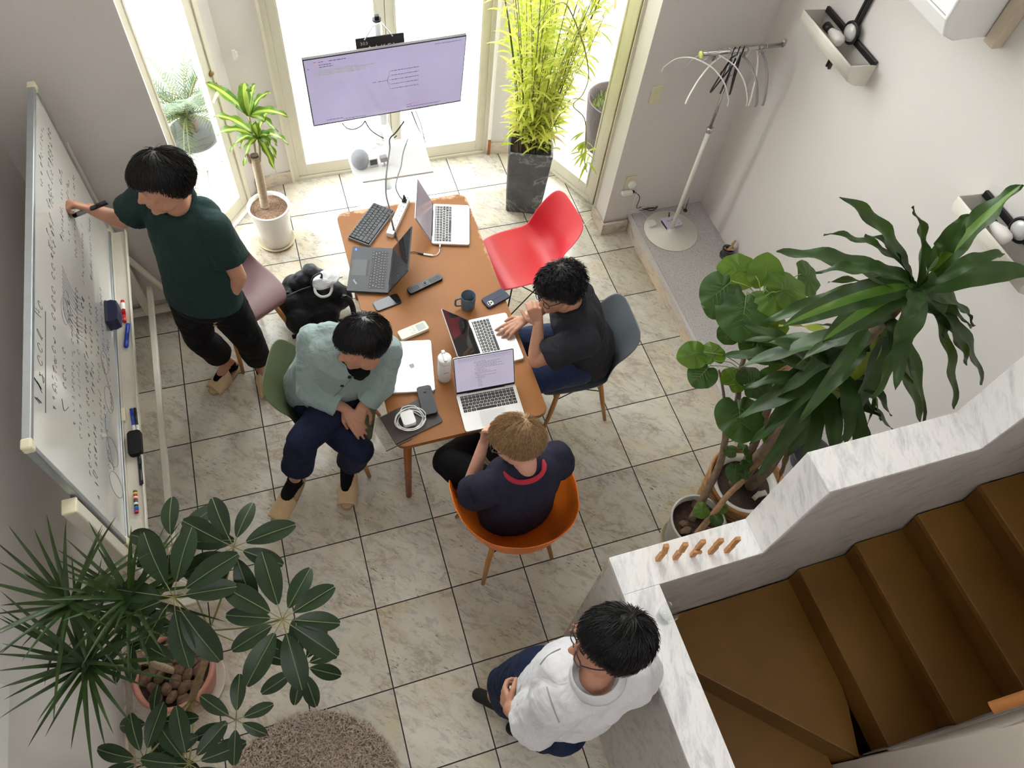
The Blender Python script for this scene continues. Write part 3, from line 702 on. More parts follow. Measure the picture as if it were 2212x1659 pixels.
def laptop(label,quad,lid,w,d,body,scr,keymat,screen_lines=None,th=.015,dark=False,real=True):
    "quad: hinge-left, hinge-right, front-right, front-left as the user sits; lid: angle of the lid from the table in degrees"
    hl,hr,frr,fl=[V((*q,0)) for q in quad]; c=(hl+hr+frr+fl)/4; xd=((hr-hl)+(frr-fl)).normalized()
    ang=math.atan2(xd.y,xd.x); e=empty('laptop',(c.x,c.y,TT+.0008),ang,label,'laptop')
    b=B(); b.prism(rrect(-w/2,-d/2,w/2,d/2,.010 if not dark else .006),.002,th,bev=.0025 if not dark else .0015)
    for sx in(-1,1):
        for sy in(-1,1): b.lathe([(0,0),(.006,0),(.006,.002),(0,.002)],c=(sx*w*.42,sy*d*.42,0),n=10,mi=1)
    b.build('base',[body,m_blk],e,smooth=False)
    if not dark:
        keys(e,-w*.45,w*.45,-d*.02,d*.43,th-.0002,keymat)
        B().prism(rrect(-w*.215,-d*.455,w*.215,-d*.06,.004),th-.0003,th+.0003).build('trackpad',mat('trackpad_silver',(206,206,206),.3,.2,var=0),e)
    else:
        keys(e,-w*.43,w*.43,-d*.0,d*.40,th-.0002,keymat,[14,14,14,13,12,9])
        B().lathe([(0,.0),(.0035,0),(.0035,.003),(0,.0035)],c=(-.01,d*.17,th),n=12).build('pointing_stick',m_redp,e)
        B().prism(rrect(-w*.2,-d*.45,w*.16,-d*.1,.003),th-.0003,th+.0003).build('trackpad',mat('trackpad_black',(38,40,44),.4,var=.03),e)
        b=B(); b.box((-w*.2,-d*.09,th),(w*.16,-d*.045,th+.001),bev=.0004); b.build('trackpad_buttons',m_tkey,e)
    # lid
    L=bpy.data.objects.new('lid',None); C.objects.link(L); L.parent=e; L.location=(0,d/2-.002,th+.001); L.rotation_euler=(math.radians(lid),0,0)
    # lid local: plane from y=0 going -y when closed (face down); at angle a it rises
    lt=.005; ld=d-.004
    # lid is an empty part: give it its own mesh instead
    bpy.data.objects.remove(L)
    R=M.Translation((0,d/2-.002,th+.002))@M.Rotation(-math.radians(lid),4,'X')
    b=B(); b.prism(rrect(-w/2,-ld,w/2,0,.008),0,lt,mt=R,bev=.001); lo=b.build('lid',body,e,smooth=False)
    b=B(); bz=.005 if not dark else .006
    b.prism(rrect(-w/2+.0015,-ld+.0015,w/2-.0015,-.0015,.007),-.0006,.0,mt=R); b.build('bezel',m_blk,lo)
    b=B(); b.prism([(-w/2+bz,-ld+bz),(w/2-bz,-ld+bz),(w/2-bz,-.013),(-w/2+bz,-.013)],-.0012,-.0007,mt=R)
    if screen_lines:
        b.mi=1
        for (x,y,Ln,h) in screen_lines:
            cx=x
            while cx<x+Ln:
                ww=min(rs.uniform(.004,.012),x+Ln-cx)
                q0=(-w/2+bz)+cx*(w-2*bz)/.30; q1=(-w/2+bz)+(cx+ww)*(w-2*bz)/.30
                yy=-ld+bz+y
                b.box((q0,yy,-.00135),(q1,yy+h,-.0012),mt=R); cx+=ww+.003
    b.build('screen',[scr,m_td],lo)
    b=B(); b.tube([(-w*.32,d/2-.001,th+.001),(w*.32,d/2-.001,th+.001)],.0035,8); b.build('hinge',m_blk,e)
    return e,R
# a laptop's user sits on the front side; quads measured on the table top
doc=[(.02,.008,.27,.0016),(.02,.014,.25,.0014),(.02,.022,.27,.001)]
y=.032
for i,(x,L) in enumerate([(.10,.06),(.10,.13),(.11,.10),(.10,.14),(.105,.11),(.10,.15),(.10,.05),(.11,.05),(.10,.08),(.10,.11),(.105,.02),(.11,.10),(.10,.05),(.11,.04),(.11,.02),(.11,.02),(.115,.02),(.11,.02),(.115,.02),(.11,.03)]):
    doc.append((x,y+.0075*i,L,.0016))
laptop('open silver laptop with a lit text document, in front of the blond person',[(1.400,-1.293),(1.697,-1.305),(1.69,-1.507),(1.394,-1.495)],116,.304,.212,m_silver,m_on,m_key,doc)
laptop('open silver laptop with a black screen, under the hand of the person in dark grey',[(1.585,-1.165),(1.582,-.862),(1.785,-.862),(1.79,-1.165)],134.5,.304,.212,m_silver,m_off,m_key)
pk=[(.03,.02,.2,.0012)]+[(.03,.04+.008*i,.08+.03*(i%3),.001) for i in range(6)]
laptop('open silver laptop at the far table end beside the power strip',[(1.526,-.300),(1.609,-.004),(1.813,-.060),(1.728,-.357)],115,.304,.212,m_silver,m_onp,m_key,pk)
tl,TR_=laptop('open matt black laptop with a red pointing stick at the left table edge',[(1.31,-.292),(1.216,-.588),(1.008,-.523),(1.098,-.227)],120,.312,.221,m_tpb,m_off,m_tkey,None,.018,True)
m_lab=mat('label_print',(200,202,206),.5,var=0)
text('ThinkPad',.016,m_lab,tl,M.Translation((.082,-.088,.0184))@M.Rotation(math.radians(36),4,'Z'),sx=.62)
B().box((-.143,-.098,.018),(-.124,-.084,.0184)).box((-.141,-.092,.0184),(-.128,-.090,.0186),mi=1).build('sticker',[mat('sticker_blue',(20,70,190),.4,var=.04),m_lab],tl)
# closed laptop with a bitten apple emblem
c=(1.228,-1.069); ang=math.radians(-10.2)
e=empty('laptop',(*c,TT+.0008),ang,'closed silver laptop lying beside the white bottle','laptop')
b=B(); b.prism(rrect(-.106,-.152,.106,.152,.010),.002,.0095,bev=.002)
for sx in(-1,1):
    for sy in(-1,1): b.lathe([(0,0),(.006,0),(.006,.002),(0,.002)],c=(sx*.09,sy*.135,0),n=10,mi=1)
b.build('base',[m_silver,m_blk],e,smooth=False)
lo=B().prism(rrect(-.106,-.152,.106,.152,.010),.0100,.0155,bev=.002).build('lid',m_silver,e,smooth=False)
b=B(); pts=[]
for i in range(48):
    a=2*PI*i/48; r=.0142*(1+.05*math.cos(2*a)-.10*math.exp(-((a-PI/2)/.35)**2)-.05*math.exp(-((a-1.5*PI)/.3)**2))
    x,y=r*math.cos(a),r*math.sin(a)*.98
    d=math.hypot(x-.0175,y-.001)
    if d<.0075: x-=(.0075-d)
    pts.append((x,y))
b.prism(pts,.0155,.0158,mt=M.Rotation(PI*.58,4,'Z')); 
lf=[(.002,.016),(.0035,.0205),(.008,.0225),(.0085,.019),(.0055,.0165)]
b.prism(lf,.0155,.0158,mt=M.Rotation(PI*.58,4,'Z')); b.build('emblem',mat('emblem_mirror',(104,104,108),.3,.3,var=0),lo)
# separate black keyboard
e=empty('keyboard',(1.232,-.082,TT+.0008),math.radians(49.5),'compact black keyboard lying askew at the far left table corner','keyboard')
B().prism(rrect(-.150,-.0675,.150,.0675,.006),0,.018,bev=.002).prism(rrect(-.147,-.0655,.147,.0655,.005),.018,.0195,mi=1).build('case',[mat('keyboard_rim_grey',(150,152,156),.4,.2,var=0),m_blk],e,smooth=False)
keys(e,-.144,.144,-.062,.064,.0192,mat('keycap_charcoal',(62,64,68),.55,var=.03),[14,15,14,13,12,9],.006,False)
# power strip
e=empty('power_strip',(1.391,-.062,TT+.0008),math.radians(58.5),'white power strip with seven sockets lying diagonally on the table','power strip')
b=B(); b.prism(rrect(-.150,-.0215,.150,.0215,.006),0,.030,bev=.004); b.build('housing',m_whp,e,smooth=False)
for i in range(7):
    x=-.120+i*.038
    so=B().prism(rrect(x-.016,-.0165,x+.016,.0165,.003),.030,.0315).build('socket',mat('socket_white',(226,226,224),.4,var=0),e)
    B().box((x-.007,.001,.0315),(x-.005,.011,.0318)).box((x+.005,.001,.0315),(x+.007,.011,.0318)).lathe([(0,.0),(.003,0),(.003,.0003),(0,.0003)],c=(x,-.009,.0315),n=10).build('slot',m_blk,so)
B().box((.143,-.012,.030),(.149,.012,.034),bev=.001).build('switch',mat('switch_translucent',(226,214,206),.4,var=0),e)
pg=empty('power_plug',(0,0,0),0,'black mains plug pushed into the far end of the power strip','plug')
pm=e.matrix_basis if False else M.Translation((1.391,-.062,TT+.0008))@M.Rotation(math.radians(58.5),4,'Z')
pc=pm@V((.112,0,.032))
pg.location=(pc.x,pc.y,pc.z); pg.rotation_euler=(0,0,math.radians(58.5))
B().box((-.012,-.013,0),(.012,.013,.012),bev=.003).tube([(0,0,.012),(.0,.0,.03),(.004,.004,.045)],[.011,.008,.004],12).build('plug_body',m_blk,pg)
# remotes, phones ---------------------------------------------------------------
def slab(name,label,cat,c,ang,L,Wd,h,m,r=.012,bev=.003,z=TT+.0008):
    e=empty(name,(c[0],c[1],z),math.radians(ang),label,cat)
    B().prism(rrect(-L/2,-Wd/2,L/2,Wd/2,r),0,h,bev=bev).build('body',m,e,smooth=False); return e
e=slab('remote_control','long black remote control full of small buttons beside the dark laptop','remote control',(1.420,-.571),18,.207,.043,.018,m_blk,.010)
b=B()
m_btn=mat('button_grey',(70,72,76),.5,var=.02)
for i in range(5):
    for j in range(4): B().box((-.090+i*.011,-.015+j*.008,.018),(-.083+i*.011,-.010+j*.008,.0195),bev=.0006,seg=1).build('button',m_btn,e)
for i in range(6):
    for j in range(3): B().box((.028+i*.0115,-.013+j*.0095,.018),(.036+i*.0115,-.0065+j*.0095,.0195),bev=.0006,seg=1).build('button',m_btn,e)
B().lathe([(.0095,.018),(.0135,.018),(.0135,.0195),(.0095,.0195),(.0095,.018)],n=24).build('ring_pad',mat('ring_silver',(130,132,136),.35,.5,var=0),e)
B().lathe([(0,.018),(.006,.018),(.006,.0196),(0,.0196)],n=16).build('button',m_btn,e)
e=slab('remote_control','cream air conditioner remote with a grey display in mid table','remote control',(1.287,-.857),13.5,.158,.057,.018,mat('remote_cream',(226,220,200),.45,var=.02),.008)
B().prism(rrect(.020,-.020,.066,.020,.002),.018,.0186).build('display',mat('lcd_grey',(150,154,150),.2,var=.05,scale=40),e)
for x,y in ((.004,-.016),(.004,0),(.004,.016),(-.012,-.014),(-.012,.012)): B().prism(rrect(x-.0055,y-.006,x+.0055,y+.006,.002),.018,.0195).build('button',mat('button_pale',(200,202,204),.5,var=0),e)
e=slab('phone','dark phone lying face up beside the black remote','phone',(1.197,-.641),12,.143,.068,.008,m_blk,.011,.0015)
B().prism(rrect(-.0685,-.031,.0685,.031,.009),.008,.0083).build('screen',m_off,e)
e=slab('phone','phone in a navy folding case, camera up, at the right table edge','phone',(1.765,-.752),19.2,.143,.071,.014,mat('navy_leather',(44,50,72),.6,var=.06,scale=200,bump=.2),.008,.003)
B().box((-.071,-.002,.014),(.071,.002,.0152),bev=.0006).build('case_strap',mat('navy_leather_light',(66,72,94),.6,var=.05),e)
cm=B().prism(rrect(-.062,-.030,-.030,.0-.001,.008),.014,.0155,bev=.0006).build('camera_bump',mat('camera_glass_pale',(206,208,206),.3,var=0),e)
for x,y in ((-.054,-.022),(-.054,-.009),(-.040,-.015)): B().lathe([(0,.0155),(.0052,.0155),(.0052,.0168),(0,.0168)],c=(x,y,0),n=16).build('lens',m_blk,cm)
e=slab('phone','black phone lying face down, half on the dark sleeve beside the closed laptop','phone',(1.252,-1.287),-91,.162,.072,.010,mat('phone_back_black',(28,30,36),.45,var=.03),.012,.003,z=TT+.0187)
e.rotation_euler=(0,math.radians(0),math.radians(-91))
B().prism(rrect(-.074,.006,-.058,.030,.006),.010,.0112).build('camera_bump',m_blk,e)
B().lathe([(0,.0100),(.0065,.0100),(.0065,.0103),(0,.0103)],c=(-.045,0,0),n=16).build('fingerprint_pad',mat('pad_black',(18,18,20),.5,var=0),e)
# mug
e=empty('mug',(1.607,-.762,TT+.0008),0,'grey blue steel mug with a handle on the table','mug')
B().lathe([(0,0),(.034,0),(.0365,.004),(.040,.09),(.0385,.092),(.037,.09),(.0335,.006),(0,.006)],n=36).build('cup',[mat('mug_blue_grey',(92,108,122),.5,var=.03)],e)
B().lathe([(.0372,.0895),(.0338,.010),(.0,.0068)],n=36).build('steel_lining',mat('steel_lining',(150,140,130),.25,.9,var=.03),e)
B().tube(catmull([(-.038,0,.078),(-.052,.0,.079),(-.067,0,.073),(-.070,0,.05),(-.067,.0,.027),(-.052,.0,.019),(-.036,0,.02)],5),.0055,8,flat=1.0,upv=(0,1,0)).build('handle',MC['mug_blue_grey'],e)
# bottle
e=empty('bottle',(1.370,-1.168,TT+.0008),0,'white steel bottle with a strap lid beside the closed laptop','bottle')
m_bot=mat('bottle_white',(228,228,226),.42,var=.02)
B().lathe([(0,0),(.031,0),(.0335,.004),(.0335,.150),(.033,.156),(0,.156)],n=36).build('flask',m_bot,e)
B().lathe([(.0325,.156),(.0325,.159),(0,.159)],n=36).build('steel_ring',mat('steel_lining',(150,140,130),.25,.9),e)
ld=B().lathe([(.0335,.1592),(.0335,.178),(.030,.182),(0,.182)],n=36).build('lid',m_bot,e)
B().box((-.008,-.028,.182),(.008,.028,.192),bev=.004).box((-.009,.018,.17),(.009,.037,.196),bev=.004).build('carry_loop',m_bot,ld)
for i,z in enumerate((.02,.028,.036,.044)): pass
b=B(); bm_=mat('bottle_print',(60,60,64),.5,var=0)
for i in range(4): b.box((-.033*math.cos(.1)-.0006,-.006+.004*i,.02),(-.0332,-.0035+.004*i,.032))
for i in range(5): b.box((-.012+i*.005,-.0341,.09),(-.009+i*.005,-.0333,.094))
b.build('print',bm_,e)
# dark sleeve with clear folder, charger with cable
e=empty('document_sleeve',(1.160,-1.362,TT+.0008),math.radians(14.5),'dark brown sleeve under the charger, poking over the table edge','sleeve')
B().prism([(-.132,-.083),(.118,-.083),(.125,-.076),(.125,.076),(.118,.083),(-.132,.083)],.0012,.006,bev=.001).build('sleeve_body',mat('sleeve_brown',(52,42,40),.45,var=.08,scale=90),e,smooth=False)
B().prism([(-.185,-.090),(-.02,-.090),(-.02,.09),(-.185,.088)],0,.0010).build('clear_cover',glassmat('clear_film',(.86,.87,.87),.15),e)
B().prism([(-.187,-.094),(-.05,-.094),(-.05,-.0905),(-.187,-.0905)],0,.0030).build('black_edge',m_blk,e)
e=empty('charger',(1.140,-1.364,TT+.0072),math.radians(4),'white square laptop charger with its cable coiled round it','charger')
B().prism(rrect(-.031,-.037,.031,.037,.009),0.0005,.028,bev=.004).build('charger_body',m_whp,e,smooth=False)
b=B(); pts=[]
for k in range(5*24):
    a=k*2*PI/24; r=.058+.006*math.sin(a*1.3)+.003*(k//24)
    pts.append((r*math.cos(a)*1.05+.006,r*math.sin(a)*.85-.006,.004+.004*(k//24)+.002*math.sin(a*2)))
pts=[(.0,.037,.012),(.02,.05,.012)]+pts+[(.05,.05,.03),(-.01,.058,.034),(-.03,.03,.034)]
b.tube(catmull(pts,2),.0021,8); b.build('cable',m_whp,e)
# adapter and its lead from the far laptop
e=empty('cable_adapter',(0,0,0),0,'short white cable adapter hanging from the far silver laptop','adapter')
z=TT+.006
P=lambda u,v,zz=z: at(u,v,zz)
B().tube([P(950.5,528,TT+.010),P(950,536,TT+.011)],.0045,10).build('connector',m_whp,e)
B().tube(catmull([P(950,535,TT+.010),P(949,543),P(944,550),P(935,552)],5),.0022,8).build('lead',m_whp,e)
B().tube([P(935,552),P(915,549)],.0062,12,flat=.7).build('adapter_body',m_whp,e)
e=empty('video_cable',(0,0,0),0,'black cable with a plug running from the white adapter under the dark laptop lid','cable')
B().tube([P(914.6,549),P(903,546)],.006,10,flat=.7).build('plug',m_blk,e)
B().tube(catmull([P(903,546),P(893,544),P(880,548),P(868,560)],5),.0022,8).build('lead',m_blk,e)
# worn edges of the table
b=B()
for (u0,v0,u1,v1) in ((724,466,760,462),(740,463,880,440),(890,438,1003,419),(1006,428,1030,470),(1020,450,1062,560)):
    pass
# ================================================================ cables by the monitor, gadgets on its shelf
def cable(name,label,pts,r,m,cat='cable',n=6):
    o=B().tube(catmull(pts,n),r,8).build(name,m); tag(o,label,cat); return o
sh=.60
cable('cable','thick dark cable dropping from the monitor across the shelf down to the dark laptop',[aty(873,262,.78),aty(856,285,.74),at(842,300,.63),at(842,320,.615),at(838,350,.64),at(834,385,.74),at(834,420,.80),at(841,450,.79),at(848,485,TT+.05),at(856,512,TT+.006),at(864,528,TT+.006)],.0048,mat('cable_grey',(58,56,60),.5,var=0))
cable('cable','thin black lead from the shelf to the plug on the power strip',[at(881,300,.615),at(871,330,.64),at(866,360,.68),at(858,385,.74),at(855,405,.79),at(862,422,.80),at(870,432,TT+.075)],.0034,m_blk)
cable('cable','thin dark cable looping under the left part of the monitor',[aty(739,266,.80),aty(750,277,.82),aty(765,279,.82),aty(780,272,.81),aty(789,261,.81)],.0034,m_blk)
cable('cable','dark cable sagging from the monitor underside to the stand pole',[aty(789,262,.81),aty(800,280,.83),aty(818,293,.85),aty(835,300,.86),aty(850,298,.87),aty(857,293,.88)],.004,m_blk)
cable('cable','dark pair of leads falling from the right underside of the monitor to the floor',[aty(889,241,.80),aty(903,276,.85),at(914,295,.2),at(922,315,.06),at(932,334,.004)],.0038,m_blk)
cable('cable','thin dark lead hanging just right of the leads from the monitor underside',[aty(898,240,.80),aty(908,265,.84),aty(913,285,.87),aty(917,300,.9)],.0026,m_blk)
e=empty('smart_speaker',(1.293,.445,.6006),0,'pale grey ball speaker on the left end of the monitor shelf','speaker')
q=at(779,357,.60); e.location=(q.x,q.y,.6006)
B().lathe([(0,0),(.035,0),(.048,.012),(.056,.04),(.052,.072),(.036,.098),(.016,.108),(0,.109)],n=36).build('speaker_body',mat('speaker_fabric',(176,180,192),.9,var=.1,scale=500,bump=.4),e)
B().lathe([(0,-.0003),(.036,-.0003),(.036,.002),(0,.002)],n=30).build('speaker_base',m_whp,e)
q=at(808,360,.60)
e=empty('desk_clock',(q.x,q.y,.6006),.05,'small white square clock with grey display beside the ball speaker','clock')
R=M.Rotation(math.radians(-14),4,'X')
B().box((-.028,-.008,0),(.028,.008,.054),mt=R@M.Translation((0,0,.002)),bev=.003).build('case',m_whp,e)
B().box((-.022,-.0092,.014),(.022,-.0080,.048),mt=R@M.Translation((0,0,.002))).build('display',mat('lcd_teal',(96,110,110),.2,var=.1),e)
q=at(830,356,.60)
e=empty('web_camera',(q.x,q.y,.6006),.1,'small pale cube on a stalk beside the square clock on the shelf','camera')
B().box((-.022,-.012,.030),(.022,.022,.064),bev=.004).build('head',mat('cube_grey',(170,172,174),.5,var=0),e)
B().lathe([(0,0),(.016,0),(.014,.004),(.006,.008),(.006,.031),(0,.031)],n=20).build('stalk',m_whp,e)
b=B(); pts=[]
for k in range(26):
    a=k*.9; pts.append((.03*math.cos(a)*(1-.012*k)+k*.0014,.022*math.sin(a*1.3)+k*.0015,.003+.002*(k%3)))
b.tube(catmull(pts,4),.0013,6); o=b.build('cable_bundle',mat('cable_pale',(190,196,194),.5,var=0)); q=at(812,318,.60); o.location=(q.x,q.y,.601); tag(o,'thin pale lead bundled loosely at the back of the monitor shelf','cable')
# ================================================================ people
def skinmat(name,c):
    t=NT(name); p=t.obj(); n=t.noise(p,18,3,.5); n2=t.noise(p,160,2,.5)
    lo=tuple(x*.86 for x in srgb(*c)[:3])+(1,); t.P('Base Color',t.mix(t.math('MULTIPLY',n2,.12),t.ramp(n,(.3,lo),(.65,srgb(*c))),srgb(170,90,70)))
    t.P('Roughness',.52); t.P('Subsurface Weight',.08); t.b.inputs['Subsurface Radius'].default_value=(.010,.004,.002); t.bump(n2,.15,.0006); return t.m
def cloth(name,c,var=.10,rough=.9,fold=.5,scale=9,weave=600):
    t=NT(name); p=t.obj(); n=t.noise(p,scale,3,.55,.8); w=t.noise(p,weave,2,.5)
    a=srgb(*c); lo=tuple(x*(1-var) for x in a[:3])+(1,)
    t.P('Base Color',t.ramp(w,(.3,lo),(.7,a))); t.P('Roughness',rough); t.P('Sheen Weight',.12 if sum(c)>150 else 0.0); t.P('Specular IOR Level',.2)
    t.bump(t.math('ADD',t.math('MULTIPLY',n,1.0),t.math('MULTIPLY',w,.03)),fold,.02); return t.m
def hairmat(name,c,c2,rough=.38):
    t=NT(name); p=t.obj(); n=t.noise(p,90,2,.6); t.P('Base Color',t.ramp(n,(.35,srgb(*c)),(.65,srgb(*c2)))); t.P('Roughness',rough); t.P('Specular IOR Level',.45); return t.m
sk_a=skinmat('skin_warm',(190,140,114)); sk_b=skinmat('skin_fair',(214,162,140))
h_blk=hairmat('hair_black',(14,13,13),(26,23,22)); h_bld=hairmat('hair_blond',(132,102,70),(186,150,108),.5)
m_eye=mat('eye_white',(220,214,206),.2,var=0); m_iris=mat('iris_dark',(30,20,16),.15,var=0); m_lip=None
def basis(fwd,up):
    f=V(fwd).normalized(); u=V(up); u=(u-f*u.dot(f)).normalized(); r=f.cross(u)   # r = person's right
    return r,f,u
def hand(b,wr,dirv,pal,side,curl=(.35,.4,.45,.5),th=(.5,.35),sc=1.0,spread=.10,thumb_out=.9):
    """wr wrist point, dirv along the hand, pal palm normal (the side the fingers curl to),
    side +1/-1: on which side (dirv x pal) the thumb sits"""
    d=V(dirv).normalized(); p=V(pal); p=(p-d*p.dot(d)).normalized(); s=d.cross(p).normalized()*side; wr=V(wr)
    q=lambda a,l,n: wr+(d*a+s*l+p*n)*sc
    ks=[(.088,.030),(.092,.010),(.088,-.010),(.080,-.028)]
    for (a,l) in ks: b.caps([(q(.012,l*.55,0),.0145*sc),(q(a,l,0),.0115*sc)],10)
    b.ell(q(.045,.0,.003),(.030*sc,.030*sc,.017*sc),frame((0,0,0),d,s).to_3x3(),12)
    Ls=[(.040,.024,.020),(.045,.028,.021),(.041,.026,.020),(.032,.020,.018)]
    for i,(a,l) in enumerate(ks):
        pt=q(a,l,0); ang=spread*(1.5-i); dv=(d*math.cos(ang)+s*math.sin(ang)); c=curl[i]; cur=0; ch=[(pt,.0108*sc)]
        for j,L in enumerate(Ls[i]):
            cur+=c*(.85 if j==0 else 1.0); v=dv*math.cos(cur)+p*math.sin(cur); pt=pt+v*L*sc; ch.append((pt,(.0092,.0083,.0070)[j]*sc))
        b.caps(ch,10)
    a0=q(.018,.022,.004); dv=(d*.62+s*thumb_out+p*.25).normalized(); p1=a0+dv*.040*sc; dv2=(d*(.62+th[0])+s*thumb_out*.45+p*(.25+th[1])).normalized(); p2=p1+dv2*.032*sc; dv3=(dv2+d*.2+p*th[1]*.5).normalized(); p3=p2+dv3*.024*sc
    b.caps([(a0,.0150*sc),(p1,.0118*sc),(p2,.0100*sc),(p3,.0082*sc)],10)
def headmesh(b,c,fwd,up,neck0,sc=1.0,jaw=1.0):
    r,f,u=basis(fwd,up); R3=frame((0,0,0),r,f).to_3x3(); c=V(c)
    q=lambda x,y,z: c+(r*x+f*y+u*z)*sc
    E_=lambda p,rad,n=16: b.ell(q(*p),tuple(x*sc for x in rad),R3,n)
    E_((0,-.012,.035),(.074,.094,.082),24)      # cranium
    E_((0,.022,-.02),(.064,.070,.078),20)       # face
    E_((0,.040,-.068),(.043*jaw,.044,.040))     # jaw
    E_((0,.070,-.088),(.020,.018,.018),12)      # chin
    for s in(-1,1):
        E_((s*.040,.050,-.022),(.022,.026,.024),12)  # cheeks
        E_((s*.047,.010,-.062),(.018,.035,.026),12)  # jaw angle
        E_((s*.027,.078,.024),(.024,.011,.009),12)   # brow
        E_((s*.073,-.004,-.010),(.007,.018,.030),12) # ear
        E_((s*.029,.0745,.0125),(.016,.010,.0065),10)  # lid
        E_((s*.078,-.010,.002),(.006,.014,.018),12)
    b.caps([(q(0,.083,.012),.0075*sc),(q(0,.094,-.012),.0095*sc),(q(0,.103,-.026),.0115*sc)],12)
    for s in(-1,1): E_((s*.011,.092,-.030),(.008,.009,.008),10)
    E_((0,.083,-.050),(.021,.011,.0055),12); E_((0,.081,-.060),(.018,.011,.006),12)
    nk=V(neck0); b.caps([(q(0,-.02,-.045),.056*sc),(q(0,-.012,-.095),.053*sc),(nk,.058)],18)
    return q,r,f,u,R3
def eyes(par,q,R3,sc,f,down=0):
    for s in(-1,1):
        e=B().ell(q(s*.029,.0650,.003),.0125*sc,R3,16).build('eye',m_eye,par)
        B().ell(q(s*.029,.0762,.000),tuple(x*sc for x in(.0055,.003,.0055)),R3,12).build('iris',m_iris,e)
def brows(par,q,m,sc=1):
    for s in(-1,1):
        B().tube(catmull([q(s*.012,.090,.026),q(s*.028,.090,.031),q(s*.045,.078,.026)],4),[.0025*sc]*9,6).build('eyebrow',m,par)
def glasses(par,q,m,sc=1.0,w=.028,h=.019,z=.002,wide=.026):
    b=B()
    for s in(-1,1):
        pts=[q(s*.032+w*.95*math.copysign(abs(math.cos(a))**.7,math.cos(a)),.101-.010*abs(math.cos(a)),z+h*math.copysign(abs(math.sin(a))**.7,math.sin(a))) for a in [2*PI*k/24 for k in range(24)]]
        b.tube(pts,.0021*sc,6,closed=True)
        b.tube(catmull([q(s*.062,.090,z+.008),q(s*.077,.05,z+.010),q(s*.080,.0,z+.008),q(s*.079,-.02,z-.008)],4),.0020*sc,6)
    b.tube([q(-.006,.102,z+.004),q(.006,.102,z+.004)],.0018*sc,6)
    g=b.build('glasses_frame',m,par)
    b=B()
    for s in(-1,1): b.face([q(s*.032+w*.9*math.cos(a),.099-.008*abs(math.cos(a)),z+h*.9*math.sin(a)) for a in [2*PI*k/16 for k in range(16)]])
    b.build('lens',glassmat('spectacle_lens',(.95,.96,.97)),g)
def hair(par,q,r,f,u,m,sc=1.0,crown=(.0,-.05),n=1500,length=.075,messy=.25,front=.062,low=-.045,thick=.014,fringe=True,name='hair',seed=1,strand=.0016,lift=.006,nape=-.085,flow=(0,0,0),hl=.040,sb=-.006,m2=None,frac=.4):
    "cap that follows the skull plus combed locks; head local axes x right, y forward, z up"
    rr=random.Random(seed); a0=(.074+thick,.094+thick,.082+thick); cc=(0,-.020,.036)
    def edge(y):  # lowest z that hair reaches for given y (front to back)
        if y>front*.62: return hl+(y-front*.62)*.3
        if y>.004: return hl*.25+(hl*.75)*(y-.004)/(front*.62-.004)+sb
        return max(nape,.002+sb+y*1.15)
    S=lambda th,ph,k=1.0:(cc[0]+a0[0]*k*math.sin(th)*math.sin(ph),cc[1]+a0[1]*k*math.sin(th)*math.cos(ph),cc[2]+a0[2]*k*math.cos(th))
    b=B(); NU,NV=56,30
    def rimth(ph):
        th=.2
        while th<2.7:
            x,y,z=S(th,ph)
            if z<edge(y): break
            th+=.02
        return th
    rim=[rimth(2*PI*i/NU) for i in range(NU)]
    rim=[(rim[i-1]+2*rim[i]+rim[(i+1)%NU])/4 for i in range(NU)]
    def fn(uu,vv):
        i=int(round(uu*NU))%NU; ph=2*PI*i/NU; th=max(.001,vv*rim[i]); k=1+ .030*NZ.noise(V((math.sin(th)*math.sin(ph)*4+seed,math.sin(th)*math.cos(ph)*4,math.cos(th)*4)))+.012*NZ.noise(V((ph*9,th*5,seed)))
        if vv>.9: k-=.13*(vv-.9)/.1
        return q(*S(th,ph,k))
    b.grid(fn,NU,NV,closeu=True)
    cw=V((crown[0],crown[1],.11))
    for j in range(n):
        ph=rr.uniform(0,2*PI); i=int(ph/(2*PI)*NU)%NU; th=math.acos(1-rr.random()*(1-math.cos(rim[i]*.97)))
        P0=V(S(th,ph,1.0)); d=(P0-cw); nrm=V(((P0.x-cc[0])/a0[0]**2,(P0.y-cc[1])/a0[1]**2,(P0.z-cc[2])/a0[2]**2)).normalized()
        d=(d-nrm*d.dot(nrm)); 
        if d.length<1e-5: d=V((1,0,0))
        d.normalize(); d=(d+V((rr.gauss(0,messy),rr.gauss(0,messy),rr.gauss(0,messy)))+V(flow)).normalized()
        L=length*rr.uniform(.6,1.15); ns=5; pts=[]; rad=[]; P=P0+nrm*(.001+lift*.2*rr.random()); fl=rr.uniform(.2,1.0)*lift; wl=rr.random()
        for s in range(ns+1):
            t=s/ns
            if s>1 and P.z<edge(P.y)-.012-.012*wl: break
            pts.append(q(*P)); rad.append(strand*sc*(1-.85*t**2)*rr.uniform(.8,1.2))
            P=P+d*L/ns
            nx=V(((P.x-cc[0])/a0[0]**2,(P.y-cc[1])/a0[1]**2,(P.z-cc[2])/a0[2]**2)); k=math.sqrt(((P.x-cc[0])/a0[0])**2+((P.y-cc[1])/a0[1])**2+((P.z-cc[2])/a0[2])**2)
            nn=nx.normalized()
            tgt=1+fl*(1+1.5*t)/a0[0]
            if k>1e-3 and P.z>low-.05: P=V(cc)+(P-V(cc))*((tgt-k)*.7+k)/k
            d=(d-nn*d.dot(nn)*.8+V((0,0,-.06))+V((rr.gauss(0,messy*.3),rr.gauss(0,messy*.3),rr.gauss(0,messy*.3)))).normalized()
        if len(pts)>1: b.tube(pts,rad,3,cap=False,mi=(1 if (m2 and rr.random()<frac) else 0))
    return b.build(name,[m,m2] if m2 else m,par)
